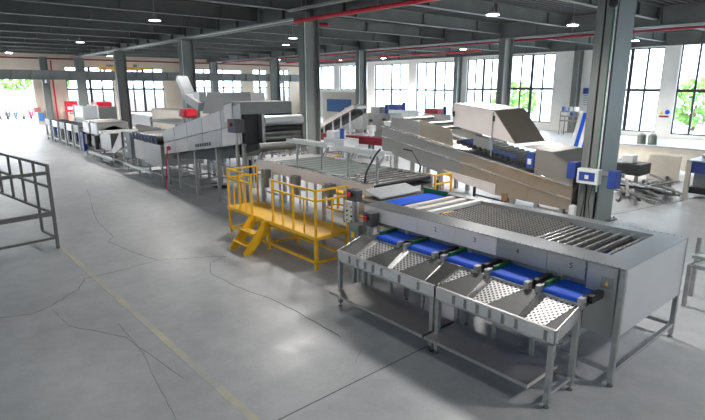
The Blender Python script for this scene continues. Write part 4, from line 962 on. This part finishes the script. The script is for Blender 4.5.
for px in (329, 338, 346, 355): q = WY(px, 120, 18.8); MB().bar((q.x, 18.4, 0), (q.x, 18.4, a.z + (b.z - a.z) * (px - 322) / 36 - .1), .07).build('post', white, T)
T = thing('panel_booth', (-36, 29, 0), 'pale booth with a large blue panel right of the middle column', 'booth')
a, b = WY(322, 92, 30), WY(357, 92, 30)
MB().box(a.x, b.x, 30.0, 30.3, 0, b.z).build('back_board', cream, T); 
a, b = WY(326, 99, 29.9), WY(350, 99, 29.9)
MB().box(a.x, b.x, 29.93, 29.98, 1.3, a.z).build('blue_panel', mat('mid_blue_panel', (.02, .13, .38), .5), T)
random.seed(11)
def clutter_machine(px, py, w_, Y, m1, m2, label, hh):
    p = WY(px, py, Y); T = thing('stainless_machine', (p.x, Y, 0), label, 'machine')
    MB().box(p.x - w_ / 2, p.x + w_ / 2, Y, Y + 1.0, .6, hh).build('body', m1, T, bevel=.02)
    MB().box(p.x - w_ / 2 + .1, p.x, Y + .1, Y + .8, hh, hh + .35).build('top_unit', m2, T, bevel=.02)
    MB().tube((p.x + w_ * .2, Y + .3, hh), (p.x + w_ * .2, Y + .3, hh + .5), .12, 12).build('motor', blued, T)
    legs(T, (p.x - w_ / 2 + .1, p.x + w_ / 2 - .1), (Y + .1, Y + .9), .6, .07)
clutter_machine(333, 150, 1.6, 16.0, steelw, white, 'pale machine standing low under the left end of the red beam conveyor', 1.0)
clutter_machine(352, 118, 2.2, 24.0, steelm, steelw, 'stainless machine under the rising conveyor, in front of the booth', 1.7)
clutter_machine(395, 108, 2.4, 25.0, white, blued, 'white machine with blue motor in front of the tall windows, left of the inclined conveyor', 2.0)
clutter_machine(378, 122, 1.8, 21.0, steeld, greyb, 'dark machine standing between the booth and the inclined conveyor', 2.0)
clutter_machine(436, 112, 2.4, 27.5, steelm, red, 'machine with a small red panel behind the left end of the inclined conveyor', 1.7)
for k, (px, py, Y, f) in enumerate(((371, 125, 19.2, 2.6), (386, 124, 20.6, 3.6))):
    p = WY(px, py, Y); T = thing('worker', (p.x, Y, 0), ['person in a pale shirt and dark cap behind the red beam conveyor', 'person in a grey green jacket left of the inclined conveyor'][k], 'person')
    person(T, p.x, Y, f, 1.72, [fabric_w, jack_g][k], capm, lean=.1)
T = thing('carton_stand', (WY(389, 121, 15.2).x, 15.2, 0), 'white carton on a post at the left end of the inclined conveyor', 'carton')
p = WY(389, 121, 15.2); MB().box(p.x - .35, p.x + .35, 15.2, 15.5, 1.3, 2.1).build('carton', white, T, bevel=.02); MB().box(p.x - .2, p.x + .2, 15.19, 15.2, 1.5, 1.9).build('blue_print', blue, T); MB().box(p.x - .05, p.x + .05, 15.3, 15.4, 0, 1.3).build('post', galv, T)
# leaning ladders at the windows
for k, (x0, x1) in enumerate(((385, 389), (439, 445))):
    a, b = WY(x0, 112, 38.5), WY(x1, 84, 39.7); a.z = 0
    T = thing('ladder', tuple(a), ['pale ladder leaning against the first tall window right of the booth', 'pale ladder leaning against the second tall window'][k], 'ladder')
    for d_ in (-.22, .22): MB().bar(a + Vector((d_, 0, 0)), b + Vector((d_, 0, 0)), .07).build('stile', galv, T)
    for j in range(1, 12): q = a + (b - a) * (j / 12); MB().bar(q + Vector((-.22, 0, 0)), q + Vector((.22, 0, 0)), .04).build('rung', galv, T)

# ------------------------------------------------------------------ right background
greyw = mat('blue_grey_worktop', (.40, .43, .47), .35, 0, .05, 2)
T = thing('long_worktop', (-7.5, 25, 0), 'long pale strip worktop with cream front below the windows at right', 'workbench')
a, b = WY(617, 139, 25.0), WY(720, 147, 25.0); zt = 1.05
a = FL(612, 140, zt); b = FL(725, 148, zt)
MB().box(a.x, b.x, 24.2, 25.4, zt - .05, zt).build('worktop', greyw, T); MB().box(a.x, b.x, 24.25, 24.3, .1, zt - .05).build('front_panel', cream, T)
for x in (a.x + .2, (a.x + b.x) / 2, b.x - .2): MB().box(x - .04, x + .04, 25.2, 25.28, 0, zt - .05).build('leg', galv, T)
T = thing('end_panel_board', (-6.6, 19.9, 0), 'square pale panel standing upright amid the heap of profiles', 'panel')
p = FL(661, 182)
MB().box(p.x - .55, p.x + .55, p.y, p.y + .06, .05, 1.0).build('sheet', cream, T)
MB().box(p.x - .5, p.x - .45, p.y, p.y + .5, 0, .06).build('foot', galv, T); MB().box(p.x + .5, p.x + .55, p.y, p.y + .5, 0, .06).build('foot', galv, T)
T = thing('dark_low_conveyor', (-8.4, 20, 0), 'low dark bench behind the nearest column holding a bright sheet', 'bench')
a, b = FL(614, 172, .4), FL(650, 172, .4)
MB().box(a.x - .4, b.x, a.y, a.y + 1.0, .35, .75).build('body', blackm, T); MB().plate([(a.x, a.y - .1, .8), (b.x - .7, a.y + .2, .76), (b.x - .7, a.y + .9, .76), (a.x, a.y + .9, 1.05)], .02).build('bright_sheet', steelw, T)
MB().box(a.x - .3, a.x - .2, a.y + .1, a.y + .2, 0, .35).build('leg', steeld, T); MB().box(b.x - .2, b.x - .1, a.y + .1, a.y + .2, 0, .35).build('leg', steeld, T)
tag(MB().box(b.x - .75, b.x - .35, a.y + .2, a.y + .6, .76, 1.05).build('white_box', white, None, (b.x - .55, a.y + .4, .75), bevel=.02), 'small white box on the low dark bench right of the nearest column', 'box')
random.seed(5)
cols = [rackm, galv, blackm, steelb, rackm, galv]; pn = ['dark grey', 'light grey', 'black', 'bright steel', 'dark grey', 'light grey']
posn = ['left end', 'middle', 'right end']
for k in range(34):
    px = random.uniform(618, 668); py = random.uniform(186, 200) - (px - 618) * .04
    p = FL(px, py); an = random.gauss(.55, .45); L_ = random.uniform(.5, 1.15); z = .05 + (k % 5) * .07
    d_ = Vector((-math.sin(an), math.cos(an), random.uniform(-.06, .1))) * L_
    q = Vector((p.x, p.y, z))
    tag(MB().bar(q - d_, q + d_, .085, .06).build('metal_profile', cols[k % 6], None, (p.x, p.y, 0)), '%s metal profile lying in the floor heap right of the nearest column' % pn[k % 6], 'metal profile', '%s profiles heaped on the floor' % pn[k % 6])
T = thing('blue_workbench', (-5.2, 18.9, 0), 'workbench with dark blue front and cream posts at the right edge', 'workbench')
a = FL(681, 197)
x0 = a.x; y0 = a.y
MB().box(x0, x0 + 3.2, y0, y0 + 1.4, 1.18, 1.22).build('bench_top', greyw, T); MB().box(x0 + .02, x0 + 3.2, y0 + .02, y0 + .06, .82, 1.18).build('blue_front_panel', blued, T); MB().box(x0 + .02, x0 + .06, y0 + .06, y0 + 1.3, .82, 1.18).build('blue_end_panel', blued, T)
for x in (x0 + .05, x0 + 1.1, x0 + 2.2, x0 + 3.1):
    MB().box(x - .05, x + .09, y0, y0 + .1, 0, 1.18).build('post', cream, T)
    MB().box(x - .05, x + .09, y0 + 1.3, y0 + 1.4, 0, 1.18).build('post', cream, T)
MB().box(x0 + .1, x0 + 3.1, y0 + .1, y0 + 1.2, .15, .35).build('lower_shelf', blackm, T)
MB().box(x0 + .2, x0 + 1.0, y0 + .2, y0 + .9, .35, .8).build('tool_box', greyb, T)
for k in range(10):
    xx = x0 + .2 + k * .28; yy = y0 + random.uniform(.2, .9)
    tag(MB().box(xx, xx + random.uniform(.12, .3), yy, yy + .2, 1.22, 1.26 + random.uniform(.02, .2)).build('machine_part', [steelb, blackm, blued, paperw][k % 4], None, (xx, yy, 1.22), bevel=.01), 'small %s machine part lying on the workbench at the right edge' % ['bright steel', 'black', 'blue', 'white'][k % 4], 'machine part', '%s machine parts on the right workbench' % ['steel', 'black', 'blue', 'white'][k % 4])
for k, (px, py) in enumerate(((641, 140), (652, 139))):
    p = WY(px, py, 24.7); T = thing('covered_drum', (p.x, 24.7, 1.05), ['left rounded grey green drum standing on the long worktop', 'right rounded grey green drum standing on the long worktop'][k], 'drum')
    MB().tube((p.x, 24.7, 1.05), (p.x, 24.7, 1.38), .19, 16, .17).build('body', jack_g, T, smooth=True); MB().ball((p.x, 24.7, 1.38), .172, (1, 1, .8)).build('rounded_cover', jack_g, T, smooth=True)
# hanging posters and notices
def poster(px0, py0, px1, py1, label, m=paperw, extra=None):
    a, b = WY(px0, py0, Y1 - .02), WY(px1, py1, Y1 - .02)
    T = thing('wall_poster', (a.x, Y1 - .02, b.z), label, 'poster'); MB().box(a.x, b.x, Y1 - .03, Y1 - .01, b.z, a.z).build('sheet', m, T)
    h_ = a.z - b.z
    MB().box(a.x, b.x, Y1 - .035, Y1 - .03, a.z - h_ * .28, a.z).build('header_band', blued, T)
    for k in range(5): MB().box(a.x + .1, b.x - .1, Y1 - .035, Y1 - .03, a.z - h_ * (.38 + k * .11), a.z - h_ * (.35 + k * .11)).build('text_line', greyb, T)
poster(583, 88, 591, 109, 'white wall poster with blue header between the dark wall column and the nearest column')
a = WY(663, 113, Y1 - .03)
T = thing('safety_sign', tuple(a), 'yellow triangle and blue round safety signs on the wall between right windows', 'sign')
MB().box(a.x - .32, a.x + .42, Y1 - .04, Y1 - .02, a.z - .35, a.z + .3).build('sign_board', paperw, T)
MB().prism([(a.x - .28, a.z - .1), (a.x + .02, a.z - .1), (a.x - .13, a.z + .18)], 'y', Y1 - .06, Y1 - .04).build('yellow_triangle', yellow, T)
MB().tube((a.x + .24, Y1 - .06, a.z + .06), (a.x + .24, Y1 - .04, a.z + .06), .16, 16).build('blue_disc', blue, T)
MB().box(a.x - .26, a.x + .36, Y1 - .06, Y1 - .04, a.z - .3, a.z - .17).build('red_caption_band', maroon, T)
p = WX(293, 99, -56.1)
# electrical board and blue pipes right of hood
T = thing('gear_shelf', (-17.5, 38, 0), 'shelf of electrical gear in front of the dark wall column, right of the hood', 'shelf')
a, b = WY(560, 112, 37), WY(577, 122, 37)
for z in (a.z, (a.z + b.z) / 2, b.z): MB().box(a.x, b.x, 37, 37.8, z, z + .08).build('board', steeld, T)
for x in (a.x, b.x):
    for y in (37.05, 37.75): MB().bar((x, y, 0), (x, y, a.z), .06).build('post', steeld, T)
for k in range(6):
    x = a.x + (b.x - a.x) * (k + .2) / 6; z = [a.z, (a.z + b.z) / 2][k % 2] + .085
    tag(MB().box(x, x + .18, 37.1, 37.5, z, z + .3).build('small_gear_box', [blued, white, greyb][k % 3], None, (x, 37.1, z)), 'small %s gear box on the %s board of the tall shelf right of the hood' % (['blue', 'white', 'grey'][k % 3], ['top', 'middle'][k % 2]), 'box', 'boxes on the tall shelf')
for k, px in enumerate((572, 576, 580, 584)):
    a = FL(px, 150, 0); a = WY(px, 144, 30); 
    tag(MB().bar((a.x, 30, 0), (a.x + .15, 30.5, 2.0), .22).build('blue_barrel_stand', blue if k % 2 else white, None, (a.x, 30, 0)), ['white upright bar', 'blue upright bar', 'second white upright bar', 'second blue upright bar'][k] + ' standing between the wall and the inclined conveyor end', 'bar')

# ------------------------------------------------------------------ notices and red things at the yard door
T = thing('notice_board', (-56.9, 9.9, 1.5), 'blue notice and pink papers on the wall beside the yard door', 'notice')
y0 = WX(38, 113, -56.9); y1 = WX(45, 121, -56.9)
MB().box(-57.15, -57.1, y0.y, y1.y, y1.z, y0.z).build('blue_sheet', mat('pale_blue_notice', (.10, .30, .65), .5), T)
MB().box(-57.15, -57.1, y0.y - .3, y0.y + .25, y0.z + .05, y0.z + .5).build('pink_sheet', mat('pink_notice', (.7, .25, .25), .6), T)
MB().box(-57.15, -57.1, y1.y + .05, y1.y + .7, y1.z - .2, y0.z + .2).build('brown_sheet', woodm, T)
T = thing('fire_hose_cabinet', (-55.0, 11.6, 0), 'red fire equipment box beside the wall column at the far left', 'fire cabinet')
MB().box(-55.7, -55.1, 11.6, 12.6, 1.2, 2.2).build('housing', red, T, bevel=.03); MB().box(-55.09, -55.07, 11.7, 12.3, 1.4, 1.7).build('door_panel', white, T)
for y in (11.7, 12.5): MB().box(-55.6, -55.5, y - .05, y + .05, 0, 1.2).build('leg', red, T)

# ------------------------------------------------------------------ outdoors: scooters, yard fence, trees
def scooter():
    T = thing('motor_scooter', (0, 0, 0), None, None)
    for x in (-.62, .62): 
        w_ = MB(); w_.tube((x, -.05, .25), (x, .05, .25), .25, 16); w_.build('wheel', tyre, T)
    MB().prism([(-.75, .45), (-.1, .35), (.15, .30), (.2, .36), (-.05, .62), (-.1, .78), (-.8, .82)], 'y', -.13, .13).build('body_shell', red, T, bevel=.02)
    MB().prism([(-.8, .80), (-.1, .76), (-.1, .84), (-.5, .90), (-.8, .88)], 'y', -.12, .12).build('seat', blackm, T, bevel=.01)
    MB().prism([(.15, .30), (.45, .32), (.55, .95), (.42, .98), (.3, .4), (.15, .36)], 'y', -.17, .17).build('leg_shield', red, T)
    MB().bar((.62, 0, .25), (.45, 0, 1.05), .05).build('fork', steeld, T); MB().bar((.42, -.3, 1.06), (.42, .3, 1.06), .035).build('handlebar', blackm, T)
    MB().ball((.55, 0, .93), .09).build('headlight', white, T)
    return T
proto = scooter(); sp_cols = ['red', 'black', 'grey', 'blue']
smats = [maroon, blackm, greyb, blued]
for i in range(16):
    o = proto if i == 0 else copy_tree(proto)
    yy = 7.4 + (i // 2) * .78
    o.location = (-72.0 - (i % 2) * 3.0, yy + (i % 2) * .4, -.21); o.rotation_euler = (0, 0, random.uniform(-.1, .1))
    c_ = (i * 3 + i // 4) % 4
    tag(o, None, None)
    o['label'] = '%s motor scooter parked in the %s row outside the open yard door' % (sp_cols[c_], ['front', 'back'][i % 2]); o['category'] = 'scooter'; o['group'] = '%s scooters in the %s row of the yard' % (sp_cols[c_], ['front', 'back'][i % 2])
    for ch in o.children:
        if ch.name.startswith(('body_shell', 'leg_shield')):
            ch.data = ch.data.copy(); ch.data.materials.clear(); ch.data.materials.append(smats[c_])
T = thing('yard_wall', (-82, 2, -.2), 'white boundary wall with pinkish lower band behind the parked scooters', 'wall')
MB().box(-82, -81.7, -40, 60, -.2, 3.1).build('wall_body', mat('yard_wall_render', (.34, .33, .32), .9), T); 
MB().box(-81.7, -81.6, -40, 60, -.2, 1.7).build('lower_band', mat('pinkish_render', (.20, .15, .14), .8), T)
def tree(x, y, h, r, label, seed, zb=-.21):
    random.seed(seed); T = thing('leafy_tree', (x, y, zb), label, 'tree')
    MB().tube((x, y, zb), (x, y, zb + h * .6), .18, 8, .1).build('trunk', barkm, T)
    mb = MB()
    for k in range(420):
        u = random.uniform(0, 2 * math.pi); v = math.acos(random.uniform(-1, 1)); rr = r * random.uniform(.55, 1.0) ** .5
        c = Vector((x + rr * math.sin(v) * math.cos(u), y + rr * math.sin(v) * math.sin(u), zb + h * .65 + rr * .85 * math.cos(v)))
        n1 = Vector((random.uniform(-1, 1), random.uniform(-1, 1), random.uniform(-1, 1))).normalized(); n2 = n1.orthogonal().normalized(); s_ = random.uniform(.22, .45)
        n1 = n1 * s_; n2 = n2 * s_ * .6; v_ = [mb.bm.verts.new(c + q) for q in (n1, n2, -n1, -n2)]; mb.bm.faces.new(v_)
    f_ = mb.build('foliage', leafm, T)
for i, (y, h) in enumerate(((8.0, 7), (12.6, 7.4), (17.2, 7.2))):
    tree(-88, y, h, 2.2, ['leafy tree behind the yard wall at the left picture edge', 'leafy tree behind the yard wall, nearest the right door edge', 'leafy tree behind the yard wall, beyond the right door edge'][i], 20 + i)
for i, (x, h) in enumerate(((-33, 3.4), (-25.5, 3.6), (-15.2, 3.7), (-10.2, 4.6))):
    tree(x, 52 + (i % 2) * 2, h, 2.4, ['small leafy tree outside the window behind the ladder', 'leafy tree outside the window above the hood', 'green tree outside the window right of the nearest column', 'green tree outside the rightmost window', 'green tree outside beyond the right edge'][i], 40 + i)
